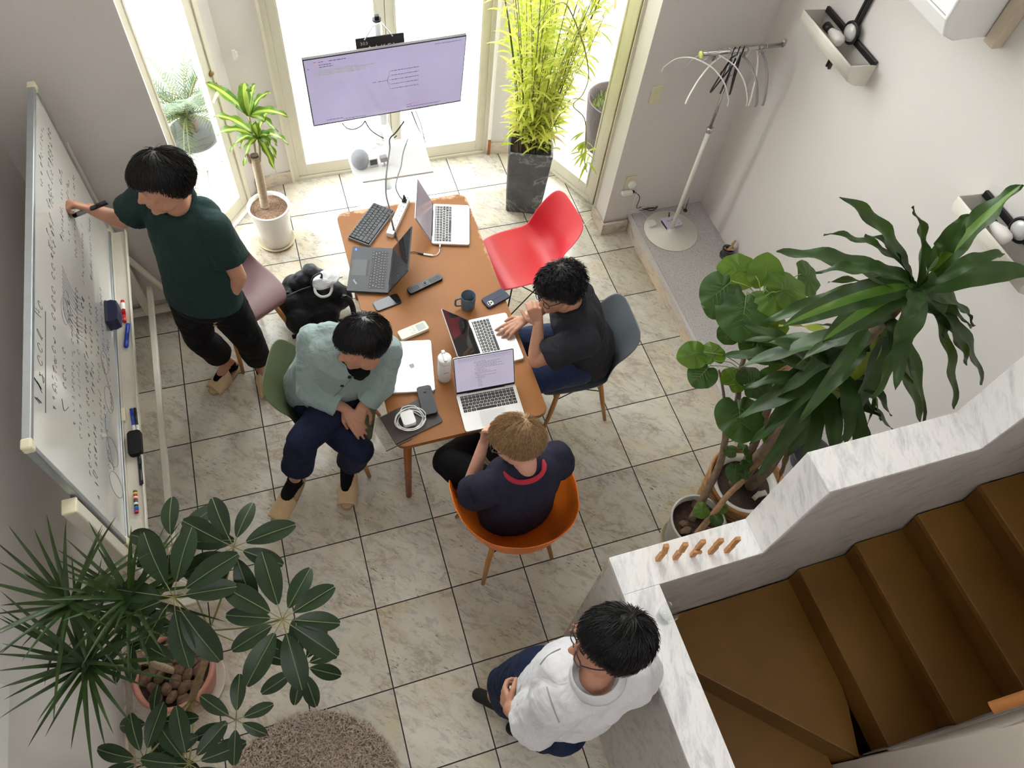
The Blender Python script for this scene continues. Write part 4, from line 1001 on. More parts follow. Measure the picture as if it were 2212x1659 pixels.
def torso(b,neck,pel,shR,shL,k=1.0,off=0.0,lowt=0.0,belly=0.0):
    "ellipsoids from pelvis to shoulders; off inflates (cloth)"
    neck,pel,shR,shL=V(neck),V(pel),V(shR),V(shL); up=(neck-pel); L=up.length; up.normalize()
    r=(shR-shL); r=(r-up*r.dot(up)).normalized(); f=up.cross(r); R3=frame((0,0,0),r,f).to_3x3()
    P=lambda t,fy=0.0,sx=0.0: pel+up*(L*t)+f*fy+r*sx
    b.ell(P(.04,-.01),((.160)*k+off,(.118)*k+off,.115+off*.5),R3,24)
    b.ell(P(.34,.0),((.140)*k+off*1.5,(.108+belly)*k+off*1.3,.17),R3,24)
    b.ell(P(.66,.0),((.158)*k+off,(.112)*k+off,.175),R3,24)
    sm=(shR+shL)/2
    for s,sh in((1,shR),(-1,shL)):
        b.ell(P(.72,.018,s*.07),(.085*k+off,.095*k+off,.12),R3,18)
        b.ell(P(.76,-.03,s*.075),(.080*k+off,.070*k+off,.12),R3,18)
        b.caps([(neck-up*.035,.050+off),((neck-up*.05)*.5+sh*.5,.054+off),(sh,.056*k+off)],16)
        b.caps([(P(.80,0,s*.06),.085*k+off*.6),(sh-up*.02,.054*k+off)],14)
    return P,r,f,up,R3
def tee(b,neck,pel,shR,shL,wd=.180,dp=.125,hem=-.04,wk=(1.04,1.0,.98,1.0,.97)):
    neck,pel,shR,shL=V(neck),V(pel),V(shR),V(shL); up=(neck-pel); L=up.length; up.normalize()
    r=(shR-shL); r=(r-up*r.dot(up)).normalized(); f=up.cross(r)
    ts=(hem/L,.18,.40,.62,.80)
    b.tube([pel+up*(L*t) for t in ts],[wd*k for k in wk],32,flat=dp/wd,upv=f)
    b.tube([pel+up*(L*.80),pel+up*(L*.90),pel+up*(L*.955)],[wd*.97,wd*.72,wd*.45],32,flat=dp/wd,upv=f)
def arm(b,sh,el,wr,off=0.0,part=(0,2),k=1.0):
    sh,el,wr=V(sh),V(el),V(wr)
    ch=[(sh,.054*k+off),(sh.lerp(el,.35),.050*k+off),(sh.lerp(el,.75),.043*k+off),(el,.040*k+off),(el.lerp(wr,.25),.041*k+off),(el.lerp(wr,.65),.033*k+off),(wr,.026*k+off)]
    b.caps(ch,14)
def sleeve(b,sh,el,t,off=.016,wr=None,t2=0,flare=.006,k=1.0):
    "sleeve with an open cuff at fraction t of the upper arm, or t2 of the forearm"
    sh,el=V(sh),V(el)
    if wr is None:
        b.caps([(sh,.056*k+off)],14); b.tube([sh,sh.lerp(el,t*.5),sh.lerp(el,t)],[.056*k+off,.055*k+off,.051*k+off+flare],18)
    else:
        wr=V(wr); b.caps([(sh,.056*k+off),(sh.lerp(el,.5),.050*k+off),(el,.044*k+off)],14)
        b.tube([el,el.lerp(wr,t2*.5),el.lerp(wr,t2)],[.044*k+off,.042*k+off,.036*k+off+flare],18)
def foot(an,toe,off=0.0):
    an,e=V(an),V(toe); d=e-an; d.z=0; d.normalize(); gz=e.z-.05
    return [(an-V((0,0,.012)),.035+off),(an.lerp(e,.45)+V((0,0,gz*.3-.012)),.031+off),(e-d*.03-V((0,0,.008)),.026+off)]
def sock(an,toe,par,up=.02):
    an=V(an); b=B(); b.caps([(an+V((0,0,up*.3)),.039)],14); b.caps(foot(an,toe,.0055),14); b.caps([(an+V((0,0,-.03)),.038),(an+V((0,0,-.055))-(V(toe)-an).normalized()*.02,.033)],12)
    return b.build('sock',m_sock,par,smooth=True)
def leg(b,hip,kn,an,toe,off=0.0,k=1.0):
    hip,kn,an,toe=V(hip),V(kn),V(an),V(toe)
    b.caps([(hip,.086*k+off),(hip.lerp(kn,.4),.078*k+off),(hip.lerp(kn,.8),.060*k+off),(kn,.056*k+off),(kn.lerp(an,.28),.056*k+off),(kn.lerp(an,.6),.043*k+off),(an,.034*k+off)],16)
    h=an+V((0,0,-.055)); d=(toe-an); d.z=0; d.normalize(); b.caps([(an,.036),(V((an.x,an.y,max(an.z-.055,.034)))-d*.025,.030)],12)
    e=V(toe); b.caps(foot(an,toe),12)
def trouser(b,hip,kn,an,t,off=.018,k=1.0,cuff=.0):
    hip,kn,an=V(hip),V(kn),V(an)
    b.caps([(hip,.090*k+off),(hip.lerp(kn,.45),.080*k+off),(kn,.060*k+off)],18)
    b.tube([kn,kn.lerp(an,t*.5),kn.lerp(an,t)],[.060*k+off,.060*k+off,.052*k+off+cuff],20)
m_slip=mat('slipper_linen',(206,178,138),.85,var=.08,scale=120,bump=.3); m_sole=mat('slipper_sole',(170,146,112),.8,var=.06); m_lin=mat('slipper_lining_dark',(44,38,36),.9,var=.1)
m_sock=cloth('black_sock',(16,16,18),fold=.1)
def slipper(heel,toe,label,tilt=0.0,w=.048,sock=True):
    heel,toe=V(heel),V(toe); d=toe-heel; L=d.length
    e=empty('slipper',(0,0,0),0,label,'slipper')
    X=d.normalized(); up=V((0,0,1)); up=(up-X*up.dot(X)).normalized(); Yv=up.cross(X); mt=M(((X.x,Yv.x,up.x,heel.x),(X.y,Yv.y,up.y,heel.y),(X.z,Yv.z,up.z,heel.z),(0,0,0,1)))
    def out(k=1.0):
        pts=[]
        for i in range(40):
            a=2*PI*i/40; x=L/2+L/2*math.cos(a); wv=w*(.86+.20*(x/L))
            pts.append((x,wv*math.copysign(abs(math.sin(a))**.75,math.sin(a))*k))
        return pts
    B().prism(out(),.0,.013,mt=mt,bev=.003).build('sole',m_sole,e,smooth=False)
    B().prism([(L/2+(x-L/2)*.93,y*.9) for x,y in out()],.0131,.0150,mt=mt).build('insole',m_lin if False else m_slip,e,smooth=False)
    b=B()
    def fn(uu,vv):
        x=L*(.47+.44*vv); a=PI*uu; ww=w*(.86+.20*(x/L))*1.06*(1 if x<L*.8 else math.sqrt(max(0.05,1-((x-L*.8)/(L*.24))**2))*.75+.25); hh=.088-.046*vv
        if vv<.0001: hh+=.002
        return mt@V((x-.020*math.sin(a)*(1-vv),-ww*math.cos(a),.006+hh*math.sin(a)**.8))
    b.grid(fn,25,14); b.build('upper',m_slip,e,solid=.003)
    return e
def person(label):
    return empty('person',(0,0,0),0,label,'person')
VOX=.0048
# ---------------------------------------------------------------- A: standing, writing on the board
p=person('person in a dark green T-shirt and black cropped trousers standing and writing on the whiteboard')
b=B(); nk=(.365,-.425,1.455)
hc=(.325,-.480,1.580); fw=(-.93,-.30,-.10)
q,r,f,u,R3=headmesh(b,hc,fw,(-.10,.26,1),nk,1.04)
shR,shL=(.475,-.555,1.365),(.215,-.335,1.385); pel=(.325,-.525,.93)
# he faces the board: his right arm writes (far side), left hand is in the pocket (near side)
torso(b,nk,pel,shL,shR,.98)
elW,wrW=(.070,-.30,1.245),(-.035,-.285,1.33)
elP,wrP=(.515,-.61,1.09),(.415,-.60,.885)
arm(b,shL,elW,wrW,k=.95); arm(b,shR,elP,wrP,k=.95)
hand(b,wrW,(-.42,.02,.30),(-.35,-.55,-.75),-1,(1.0,1.1,1.2,1.25),(.6,.5),.92,.05)
hand(b,wrP,(-.25,.02,-.9),(-.8,.3,.1),-1,(.4,.4,.4,.4),sc=.9)
leg(b,(.245,-.50,.90),(.205,-.465,.50),(.275,-.375,.105),(.175,-.47,.05),k=.86); leg(b,(.41,-.56,.90),(.455,-.545,.50),(.452,-.435,.105),(.465,-.56,.05),k=.86)
body=b.build('body',sk_a,p,remesh=VOX,smo=3)
b=B(); torso(b,nk,(.325,-.525,.98),shL,shR,.98,.016); tee(b,nk,pel,shL,shR,.192,.138,-.045)
sleeve(b,shL,elW,.60,.026,flare=.014); sleeve(b,shR,elP,.62,.026,flare=.014)
m_gt=cloth('dark_green_jersey',(34,54,52),fold=.6)
b.build('t_shirt',m_gt,p,remesh=.007,smo=6,disp=(.012,.09))
def collar(c,n,ra,rb,th,m,par,xax,name='collar'):
    c=V(c); n=V(n).normalized(); x=V(xax); x=(x-n*x.dot(n)).normalized(); y=n.cross(x)
    B().tube([c+x*math.cos(a)*ra+y*math.sin(a)*rb for a in [2*PI*i/40 for i in range(40)]],th,8,closed=True,flat=1.0,upv=n).build(name,m,par)
collar((.352,-.44,1.448),(-.25,-.18,1),.082,.078,.010,m_gt,p,(1,-.5,0))
b=B(); b.ell((.325,-.525,.90),(.172,.145,.115),frame((0,0,0),(.86,-.5,0),(.5,.86,0)).to_3x3(),24)
trouser(b,(.25,-.50,.87),(.205,-.465,.50),(.275,-.375,.105),.66,.022,.92,.006); trouser(b,(.405,-.56,.87),(.455,-.545,.50),(.452,-.435,.105),.66,.022,.92,.006)
b.build('trousers',cloth('black_cotton',(13,13,16),fold=.6),p,remesh=.007,smo=5,disp=(.012,.08))
eyes(p,q,R3,1.03,f); brows(p,q,h_blk)
hair(p,q,r,f,u,h_blk,1.03,(.0,-.035),2600,.10,.20,thick=.024,seed=2,nape=-.070,lift=.008,strand=.0018,hl=.046,sb=.006)
slipper((.325,-.335,.001),(.140,-.510,.001),'linen slipper on the foot of the standing person, nearer the whiteboard')
slipper((.437,-.395,.001),(.470,-.640,.001),'linen slipper on the standing person, peeking out beside the olive chair')
sock((.275,-.375,.085),(.175,-.47,.05),p,0)
sock((.452,-.435,.085),(.465,-.56,.05),p,0)
pen=marker('black marker held by the standing person against the whiteboard',at(160,466,1.305),at(232,436,1.375),.0105,m_blk,m_blk,lab=mat('marker_label',(150,150,152),.5,var=0))
tipm=B().tube([(0,0,0),(-.008,0.0,-.004)],[.006,.002],8).build('nib',m_blk,pen)
# ---------------------------------------------------------------- B: seated in the cardigan, legs crossed
p=person('seated person in a pale blue-green cardigan and navy cropped trousers with legs crossed')
b=B(); nk=(.945,-1.06,1.035)
hc=(.985,-1.155,1.125); fw=(-.96,-.26,-.05)
q,r,f,u,R3=headmesh(b,hc,fw,(-.05,.22,1),nk,1.02)
shA,shB=(.785,-.965,.975),(1.105,-1.115,.985); pel=(.735,-.985,.525)
pel=(.76,-.975,.53)
torso(b,nk,pel,shA,shB,.96)
elA,wrA=(.715,-1.095,.735),(.865,-1.195,.675)
elB,wrB=(1.055,-1.17,.775),(.955,-1.195,.68)
arm(b,shA,elA,wrA,k=.92); arm(b,shB,elB,wrB,k=.92)
hand(b,wrA,(.30,-.62,-.42),(.2,.3,-.9),-1,(.12,.12,.14,.16),sc=.95,spread=.04,thumb_out=.5)
hand(b,wrB,(-.42,-.55,-.35),(-.2,.1,-.9),1,(.9,1.0,1.1,1.1),sc=.93)
knX,anX,toX=(.635,-1.290,.625),(.535,-1.285,.215),(.435,-1.385,.125)
kn2,an2,to2=(.885,-1.335,.485),(.815,-1.215,.105),(.775,-1.36,.055)
leg(b,(.885,-1.04,.55),knX,anX,toX,k=.9); leg(b,(.72,-1.03,.51),kn2,an2,to2,k=.88)
b.build('body',sk_a,p,remesh=VOX,smo=3)
m_card=cloth('pale_teal_knit',(146,164,162),fold=.75,scale=12,weave=300)
b=B(); torso(b,nk,(.785,-.985,.60),shA,shB,.98,.018); tee(b,nk,pel,shA,shB,.190,.142,-.03)
sleeve(b,shA,elA,1,.020,wrA,.80,.008); sleeve(b,shB,elB,1,.020,wrB,.80,.008)
card=b.build('cardigan',m_card,p,remesh=.007,smo=5,disp=(.016,.06))
# black undershirt shown in the neckline
b=B(); P_,rr_,ff_,uu_,R3_=torso(B(),nk,pel,shA,shB)
inner=[V(nk)+ff_*(-1)*0 for _ in range(1)]
fo=V((.36,-.93,0)).normalized()  # chest faces this way
ch=V(nk)+fo*.0
b.ell(V(nk)+fo*.035+V((0,0,-.035)),(.082,.080,.052),None,20); b.ell(V(nk)+fo*.085+V((-.015,0,-.105)),(.062,.055,.095),None,20)
b.build('undershirt',cloth('black_jersey',(14,14,16),fold=.2),p,remesh=.007,smo=4)
m_cdk=cloth('teal_knit_band',(122,140,138),fold=.2)
for k,(px_,py_) in enumerate(((755,814),(739,833))):
    h=hit(card,px_,py_,.002)
    if h: B().lathe([(0,-.002),(.0085,-.002),(.0095,.002),(.007,.004),(0,.004)],n=18,mt=frame(h[0],h[1].orthogonal(),h[1].cross(h[1].orthogonal()))).build('button',mat('button_dark',(36,30,28),.35,var=.05),p)
seam(card,[(790,790),(768,808),(755,822),(738,840),(722,856)],.0028,m_cdk,'button_band',p)
m_navy=cloth('navy_cotton',(28,34,58),fold=.65)
b=B(); b.ell((.775,-1.0,.525),(.165,.155,.115),None,24)
trouser(b,(.885,-1.05,.56),knX,anX,.62,.020,.98,.012); trouser(b,(.72,-1.04,.515),kn2,an2,.60,.020,.96,.012)
b.build('trousers',m_navy,p,remesh=.007,smo=5,disp=(.014,.08))
eyes(p,q,R3,1.02,f); brows(p,q,h_blk)
hair(p,q,r,f,u,h_blk,1.02,(.0,-.045),2600,.085,.28,thick=.022,seed=5,nape=-.07,lift=.008,strand=.0018,hl=.052,sb=.002)
d=(V(toX)-V(anX)); d.normalize()
slipper(V(anX)+V((.045,.05,-.075)),V(anX)+V((-.155,-.155,-.150)),'linen slipper hanging from the raised foot of the person in the cardigan')
slipper((.838,-1.165,.001),(.758,-1.435,.001),'linen slipper on the grounded foot of the person in the cardigan')
sock(anX,toX,p)
sock(an2,to2,p)
# ---------------------------------------------------------------- C: seated right, hand to chin
p=person('seated person with glasses in a charcoal T-shirt and jeans resting chin on a hand')
b=B(); nk=(2.045,-1.075,1.015)
hc=(1.965,-1.055,1.105); fw=(-.95,-.26,-.16)
q,r,f,u,R3=headmesh(b,hc,fw,(-.16,.12,1),nk,1.03)
shN,shF=(2.06,-1.255,.925),(2.10,-.915,.945); pel=(2.215,-1.07,.525)
torso(b,nk,pel,shF,shN,1.02)
elN,wrN=(1.835,-1.215,.775),(1.868,-1.105,.925)
elF,wrF=(1.965,-.90,.765),(1.86,-.955,.775)
arm(b,shN,elN,wrN); arm(b,shF,elF,wrF)
hand(b,wrN,(-.10,.42,.55),(.15,.75,-.15),1,(1.0,1.05,1.15,1.2),(.4,.5),.95)
hand(b,wrF,(-.93,-.30,-.10),(0,0,-1),-1,(.22,.22,.25,.28),sc=.97,spread=.14)
knN,anN=(1.80,-1.20,.545),(1.86,-1.17,.10); knF,anF=(1.83,-.93,.545),(1.85,-.95,.10)
leg(b,(2.17,-1.16,.52),knN,anN,(1.72,-1.17,.05)); leg(b,(2.17,-.98,.52),knF,anF,(1.71,-.95,.05))
b.build('body',sk_a,p,remesh=VOX,smo=3)
m_ch=cloth('charcoal_jersey',(46,46,52),fold=.7)
b=B(); torso(b,nk,(2.205,-1.07,.60),shF,shN,1.0,.018); tee(b,nk,pel,shF,shN,.190,.140,-.03)
sleeve(b,shN,elN,.74,.026,flare=.014); sleeve(b,shF,elF,.70,.026,flare=.012)
b.build('t_shirt',m_ch,p,remesh=.007,smo=5,disp=(.016,.07))
collar((2.03,-1.07,1.02),(-.55,0,1),.078,.080,.010,m_ch,p,(0,1,0))
m_jean=cloth('blue_denim',(34,46,76),fold=.5)
b=B(); b.ell((2.2,-1.07,.53),(.155,.175,.11),None,24)
trouser(b,(2.15,-1.16,.535),knN,anN,.9,.016,.98,.006); trouser(b,(2.15,-.985,.535),knF,anF,.9,.016,.98,.006)
b.build('jeans',m_jean,p,remesh=.007,smo=5,disp=(.012,.08))
eyes(p,q,R3,1.03,f); brows(p,q,h_blk); m_gl=mat('glasses_black',(20,18,18),.25,var=0)
glasses(p,q,m_gl,1.03)
hair(p,q,r,f,u,h_blk,1.03,(.02,-.03),3000,.050,.55,thick=.018,seed=9,nape=-.065,lift=.014,strand=.0018,hl=.046,sb=-.004)
b=B()
for k,(kx,ky) in enumerate(((1.72,-1.17),(1.71,-.95))):
    slipper((kx+.20,ky,.001),(kx-.055,ky,.001),'linen slipper under the table, %s foot of the person in charcoal'%('nearer' if k==0 else 'farther'))
# ---------------------------------------------------------------- D: blond, back to us
p=person('blond person with glasses in a navy T-shirt with red collar in the orange armchair')
b=B(); nk=(1.545,-1.865,.985)
hc=(1.515,-1.785,1.100); fw=(-.80,.42,-.38)
q,r,f,u,R3=headmesh(b,hc,fw,(-.22,.36,.9),nk,1.0)
shA,shB=(1.375,-1.875,.900),(1.715,-1.815,.905); pel=(1.555,-1.845,.535)
torso(b,nk,pel,shB,shA,1.0)
elA,wrA=(1.315,-1.80,.690),(1.425,-1.655,.90)
elB,wrB=(1.775,-1.77,.690),(1.62,-1.60,.80)
arm(b,shA,elA,wrA,k=.93); arm(b,shB,elB,wrB,k=.93)
hand(b,wrA,(.18,.25,.62),(.35,-.55,.2),1,(.9,1.0,1.05,1.1),sc=.92)
hand(b,wrB,(-.7,.3,.2),(0,0,-1),-1,(.5,.5,.5,.5),sc=.92)
knA,anA=(1.285,-1.565,.600),(1.42,-1.30,.42); knB,anB=(1.66,-1.43,.50),(1.62,-1.36,.10)
anA=(1.50,-1.42,.46)
leg(b,(1.46,-1.78,.53),knA,anA,(1.66,-1.38,.45),k=.9); leg(b,(1.64,-1.76,.53),knB,anB,(1.62,-1.22,.05),k=.9)
b.build('body',sk_b,p,remesh=VOX,smo=3)
m_nt=cloth('navy_jersey',(38,38,54),fold=.45); m_rc=cloth('red_rib',(180,44,62),fold=.1)
b=B(); torso(b,nk,(1.555,-1.845,.60),shB,shA,1.0,.018); tee(b,nk,pel,shB,shA,.190,.140,-.03)
sleeve(b,shA,elA,.66,.024,flare=.012); sleeve(b,shB,elB,.66,.024,flare=.012)
b.build('t_shirt',m_nt,p,remesh=.007,smo=6,disp=(.010,.09))
collar((1.540,-1.868,.998),(-.08,.36,1),.086,.080,.011,m_rc,p,(1,0,0))
b=B(); b.ell((1.555,-1.80,.53),(.17,.16,.11),None,24)
trouser(b,(1.46,-1.76,.54),knA,anA,.85,.018,.98); trouser(b,(1.64,-1.74,.54),knB,anB,.9,.018,.98)
b.build('trousers',cloth('black_trouser',(14,14,16),fold=.4),p,remesh=.007,smo=5,disp=(.010,.08))
eyes(p,q,R3,1.0,f); brows(p,q,h_bld); glasses(p,q,mat('glasses_grey',(52,50,56),.3,var=0),1.0,wide=.03)
hair(p,q,r,f,u,h_bld,.98,(.02,-.070),4600,.072,.16,thick=.011,seed=12,nape=-.085,lift=.012,strand=.0012,hl=.048,sb=.0,m2=hairmat('hair_blond_light',(178,144,102),(208,174,130),.5))
slipper((1.62,-1.41,.001),(1.62,-1.16,.001),'linen slipper under the near table end, foot of the blond person')
# ---------------------------------------------------------------- E: standing in white, leaning on the parapet
p=person('standing person with glasses in a white short-sleeved shirt leaning back on the marble parapet')
b=B(); nk=(1.420,-2.815,1.465)
hc=(1.455,-2.752,1.600); fw=(-.97,.22,.04)
q,r,f,u,R3=headmesh(b,hc,fw,(.04,.20,1),nk,1.05)
shN=tuple(at(1214,1510,1.37)); shF=tuple(at(1352,1470,1.37)); pel=(1.395,-2.775,.95)
torso(b,nk,pel,shF,shN,1.06,belly=.03)
elN,wrN=tuple(at(1146,1560,1.12)),tuple(at(1102,1532,1.03))
elF,wrF=(1.650,-2.80,1.15),(1.60,-2.66,1.0)
arm(b,shN,elN,wrN,k=1.05); arm(b,shF,elF,wrF,k=1.05)
hand(b,wrN,(-.02,.5,-.45),(.65,.2,-.5),-1,(.6,.65,.7,.75),sc=.95)
hand(b,wrF,(-.3,.7,-.2),(0,0,-1),1,(.4,.4,.4,.4),sc=.95)
knF,anF=(1.265,-2.615,.51),(1.305,-2.645,.105); knN,anN=(1.385,-2.815,.50),(1.425,-2.83,.105)
leg(b,(1.355,-2.68,.93),knF,anF,(1.20,-2.55,.05),k=1.02); leg(b,(1.365,-2.86,.93),knN,anN,(1.33,-2.76,.05),k=1.02)
b.build('body',sk_a,p,remesh=VOX,smo=3)
m_ws=cloth('white_oxford',(206,206,210),fold=.7,scale=10,var=.05,weave=900)
b=B(); torso(b,nk,(1.395,-2.775,1.0),shF,shN,1.04,.022,belly=.03); tee(b,nk,pel,shF,shN,.178,.148,-.12,(1.08,1.06,1.04,1.0,.97))
sleeve(b,shN,elN,.86,.030,flare=.016,k=1.08); sleeve(b,shF,elF,1.0,.030,flare=.010,k=1.05)
shirt=b.build('shirt',m_ws,p,remesh=.007,smo=5,disp=(.020,.08))
b=B()
cn=V((-.25,.2,1)).normalized(); cc_=V((1.420,-2.810,1.492))
def fnc(uu,vv):
    a=2*PI*uu; x=V((1,0,.25)).normalized(); y=cn.cross(x); rad=.074+.016*vv
    return cc_+(x*math.cos(a)+y*math.sin(a))*rad+cn*(.030-.048*vv-.012*math.sin(vv*PI)*-1)
b.grid(fnc,40,7,closeu=True); b.build('collar',m_ws,p,solid=.004)
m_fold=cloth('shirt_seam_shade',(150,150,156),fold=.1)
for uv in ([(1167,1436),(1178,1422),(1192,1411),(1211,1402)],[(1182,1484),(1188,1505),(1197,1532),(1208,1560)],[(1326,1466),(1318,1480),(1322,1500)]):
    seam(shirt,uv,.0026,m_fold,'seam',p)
b=B(); b.ell((1.375,-2.77,.92),(.165,.185,.125),None,24)
trouser(b,(1.355,-2.68,.9),knF,anF,.93,.022,1.02); trouser(b,(1.37,-2.86,.9),knN,anN,.93,.022,1.02)
b.build('jeans',cloth('dark_denim',(26,36,62),fold=.5),p,remesh=.007,smo=5,disp=(.012,.08))
eyes(p,q,R3,1.05,f); brows(p,q,h_blk); glasses(p,q,mat('glasses_brown',(60,36,30),.3,var=0),1.05)
hair(p,q,r,f,u,h_blk,1.05,(.02,-.05),3000,.065,.22,thick=.016,seed=20,nape=-.075,lift=.008,strand=.0016,hl=.055,sb=.004)
for k,(h_,t_) in enumerate((((1.35,-2.69,.001),(1.16,-2.53,.001)),((1.47,-2.87,.001),(1.27,-2.72,.001)))):
    d=(V(t_)-V(h_)).normalized(); nrm=V((d.y,-d.x,0)); b=B()
    b.caps([(V(h_)+d*.04+V((0,0,.042)),.040),(V(h_)+d*.13+V((0,0,.042)),.038),(V(h_)+d*.215+V((0,0,.034)),.033)],14)
    b.build('shoe',mat('black_canvas',(20,20,22),.8,var=.1,scale=200,bump=.2),p,remesh=.007,smo=4)
# ================================================================ plants
def leafmat(name,c,c2,rough=.38,trans=.25,scale=14,spec=.5):
    t=NT(name); p=t.obj(); n=t.noise(p,scale,3,.6); n2=t.noise(p,scale*8,2,.5)
    col=t.mix(t.math('MULTIPLY',n2,.25),t.ramp(n,(.32,srgb(*c)),(.68,srgb(*c2))),srgb(*[int(x*.7) for x in c]))
    t.P('Base Color',col); t.P('Roughness',rough); t.P('Specular IOR Level',spec); t.bump(n2,.15,.001)
    if trans:
        tr=t.n('ShaderNodeBsdfTranslucent'); t.set(tr.inputs[0],t.mix(.5,col,srgb(min(255,c2[0]+60),min(255,c2[1]+50),c2[2]))); mx=t.n('ShaderNodeMixShader'); mx.inputs[0].default_value=trans
        t.t.links.new(t.b.outputs[0],mx.inputs[1]); t.t.links.new(tr.outputs[0],mx.inputs[2]); t.t.links.new(mx.outputs[0],t.o.inputs[0])
    return t.m
rp=random.Random(11)
UP=V((0,0,1))
def strap(b,p0,tip,W,arch=.1,wave=.0,fold=.25,n=16,stripe=True,prof=None,side=None,mi=0,ms=1,cols=6,wl=5,tw=0.0):
    p0,tip=V(p0),V(tip); L=(tip-p0).length; mid=p0.lerp(tip,.5)+UP*arch
    ph=rp.random()*6; g=[]; prv=None
    for i in range(n+1):
        t=i/n; a=p0.lerp(mid,t); c=mid.lerp(tip,t); P=a.lerp(c,t); T=(c-a).normalized()
        s=T.cross(UP) if side is None else V(side)-T*V(side).dot(T)
        if s.length<.15: s=prv or T.orthogonal()
        s.normalize(); prv=s; N=s.cross(T)
        if tw: s,N=s*math.cos(tw*t)+N*math.sin(tw*t),N*math.cos(tw*t)-s*math.sin(tw*t)
        w=W*(prof(t) if prof else min(1,.30+t*3.2)*(1-t**3.5)**.8)*.5
        row=[]
        for j in range(cols+1):
            x=2*j/cols-1; dz=fold*abs(x)*w+wave*abs(x)**2*math.sin(t*wl*2*PI+ph+(1.6 if x>0 else 0))*min(1,t*2)
            row.append(b.bm.verts.new(P+s*(x*w)+N*dz))
        g.append(row)
    for i in range(n):
        for j in range(cols):
            try: f=b.bm.faces.new((g[i][j],g[i+1][j],g[i+1][j+1],g[i][j+1]))
            except ValueError: continue
            f.smooth=True; f.material_index=ms if (stripe and j in(cols//2-1,cols//2)) else mi
def pot(name,label,c,rt,rb,h,m,soilm,saucer=None,thick=.012,rim=.0,sm=None,z0=0.0005,n=40,soil=.03,cat='potted plant'):
    e=empty(name,(c[0],c[1],z0),0,label,cat); zb=.0
    if saucer:
        B().lathe([(0,0),(saucer*.9,0),(saucer,.02),(saucer-.006,.022),(saucer*.88,.008),(0,.007)],n=n).build('saucer',sm or m,e); zb=.008
    B().lathe([(0,zb),(rb*.96,zb),(rb,zb+.006),(rt-.002+rim,h-.004-(.03 if rim else 0)),(rt+rim,h),(rt-thick,h+.001),(rt-thick-.006,h-soil-.03),(0,h-soil-.031)],n=n).build('pot',m,e)
    b=B()
    def fn(u,v):
        a=2*PI*u; r=(rt-thick-.003)*v; z=h-soil*.92+.006*NZ.noise(V((r*math.cos(a)*30,r*math.sin(a)*30,c[0])))
        return V((r*math.cos(a),r*math.sin(a),z))
    b.grid(fn,36,10,closeu=True); b.build('soil',soilm,e)
    return e
m_soil=mat('potting_soil',(64,50,42),.95,var=.55,scale=120,bump=.8,bdist=.004); m_chip=mat('bark_chip',(104,78,62),.9,var=.45,scale=60,bump=.6,bdist=.003)
m_cane=mat('pale_cane_bark',(176,158,134),.85,var=.22,scale=40,bump=.5,stretch=(1,1,6)); m_bark=mat('grey_brown_bark',(122,104,86),.9,var=.3,scale=50,bump=.6,bdist=.002,stretch=(1,1,.5)); m_stem=mat('green_brown_stem',(112,116,64),.7,var=.2)
def loc(e,p): return V(p)-e.location
# ---- striped dracaena by the left glass door
e=pot('striped_dracaena','small striped dracaena with a cut cane in a white cylinder pot by the windows',(.683,.612),.134,.098,.315,mat('white_glazed_pot',(232,230,228),.25,var=.02,scale=6,coat=.3),mat('gravelly_soil',(120,96,78),.95,var=.5,scale=90,bump=.8),.124,.014,sm=mat('saucer_stained',(216,200,172),.5,var=.12,scale=9),soil=.025)
cane=[loc(e,at(573,447,.29)),loc(e,at(566,410,.41)),loc(e,at(558,370,.54)),loc(e,at(550,338,.64))]
b=B(); pts=catmull(cane,10); b.tube(pts,[.027+.0018*(i%2) for i in range(len(pts))],16); b.build('cane',m_cane,e)
tp_=cane[-1]; B().tube([tp_,tp_+(tp_-pts[-3]).normalized()*.012],[.026,.025],16).build('cane_cut',mat('cut_wax',(96,78,84),.6,var=.05),e)
s1=[tp_+V((-.018,.0,-.06)),tp_+V((-.035,.02,.0)),loc(e,at(548,290,.80)),loc(e,at(540,250,.92))]; s2=[tp_+V((.02,-.01,-.05)),tp_+V((.035,-.01,.02)),loc(e,at(560,300,.75))]
b=B(); b.tube(catmull([tp_+V((.0,.02,-.04)),loc(e,at(551,320,.68)),loc(e,at(546,290,.78)),loc(e,at(538,252,.90))],6),.007,8); b.tube(catmull(s2,6),.007,8); b.tube(catmull([tp_+V((-.02,0,-.05)),tp_+V((-.035,-.005,-.03)),tp_+V((-.036,0,.03))],6),.008,8); b.build('stem',m_cane,e)
m_l1=leafmat('striped_leaf_green',(58,98,32),(92,136,42),.4,.35); m_l1s=leafmat('striped_leaf_lime',(160,184,78),(184,204,104),.4,.35)
b=B(); c1=loc(e,at(538,250,.92)); c2=loc(e,at(558,298,.76))
for (u,v,z,W) in ((440,178,1.05,.045),(480,208,1.0,.04),(528,178,1.12,.06),(552,182,1.12,.045),(508,215,.95,.04),(622,252,.98,.05),(600,285,.85,.045),(585,200,1.02,.03)):
    strap(b,c1,loc(e,at(u,v,z-.04)),W*1.45,.07,.008,.3,wl=3)
for (u,v,z,W) in ((460,252,.86,.045),(468,292,.80,.05),(498,328,.62,.055),(520,322,.6,.05),(528,358,.58,.05),(624,312,.68,.05),(598,342,.62,.045),(596,372,.55,.04),(590,240,.92,.05),(545,270,.9,.04),(600,315,.7,.035)):
    strap(b,c2,loc(e,at(u,v,z)),W*1.4,.10,.010,.3,wl=3)
b.build('foliage',[m_l1,m_l1s],e)
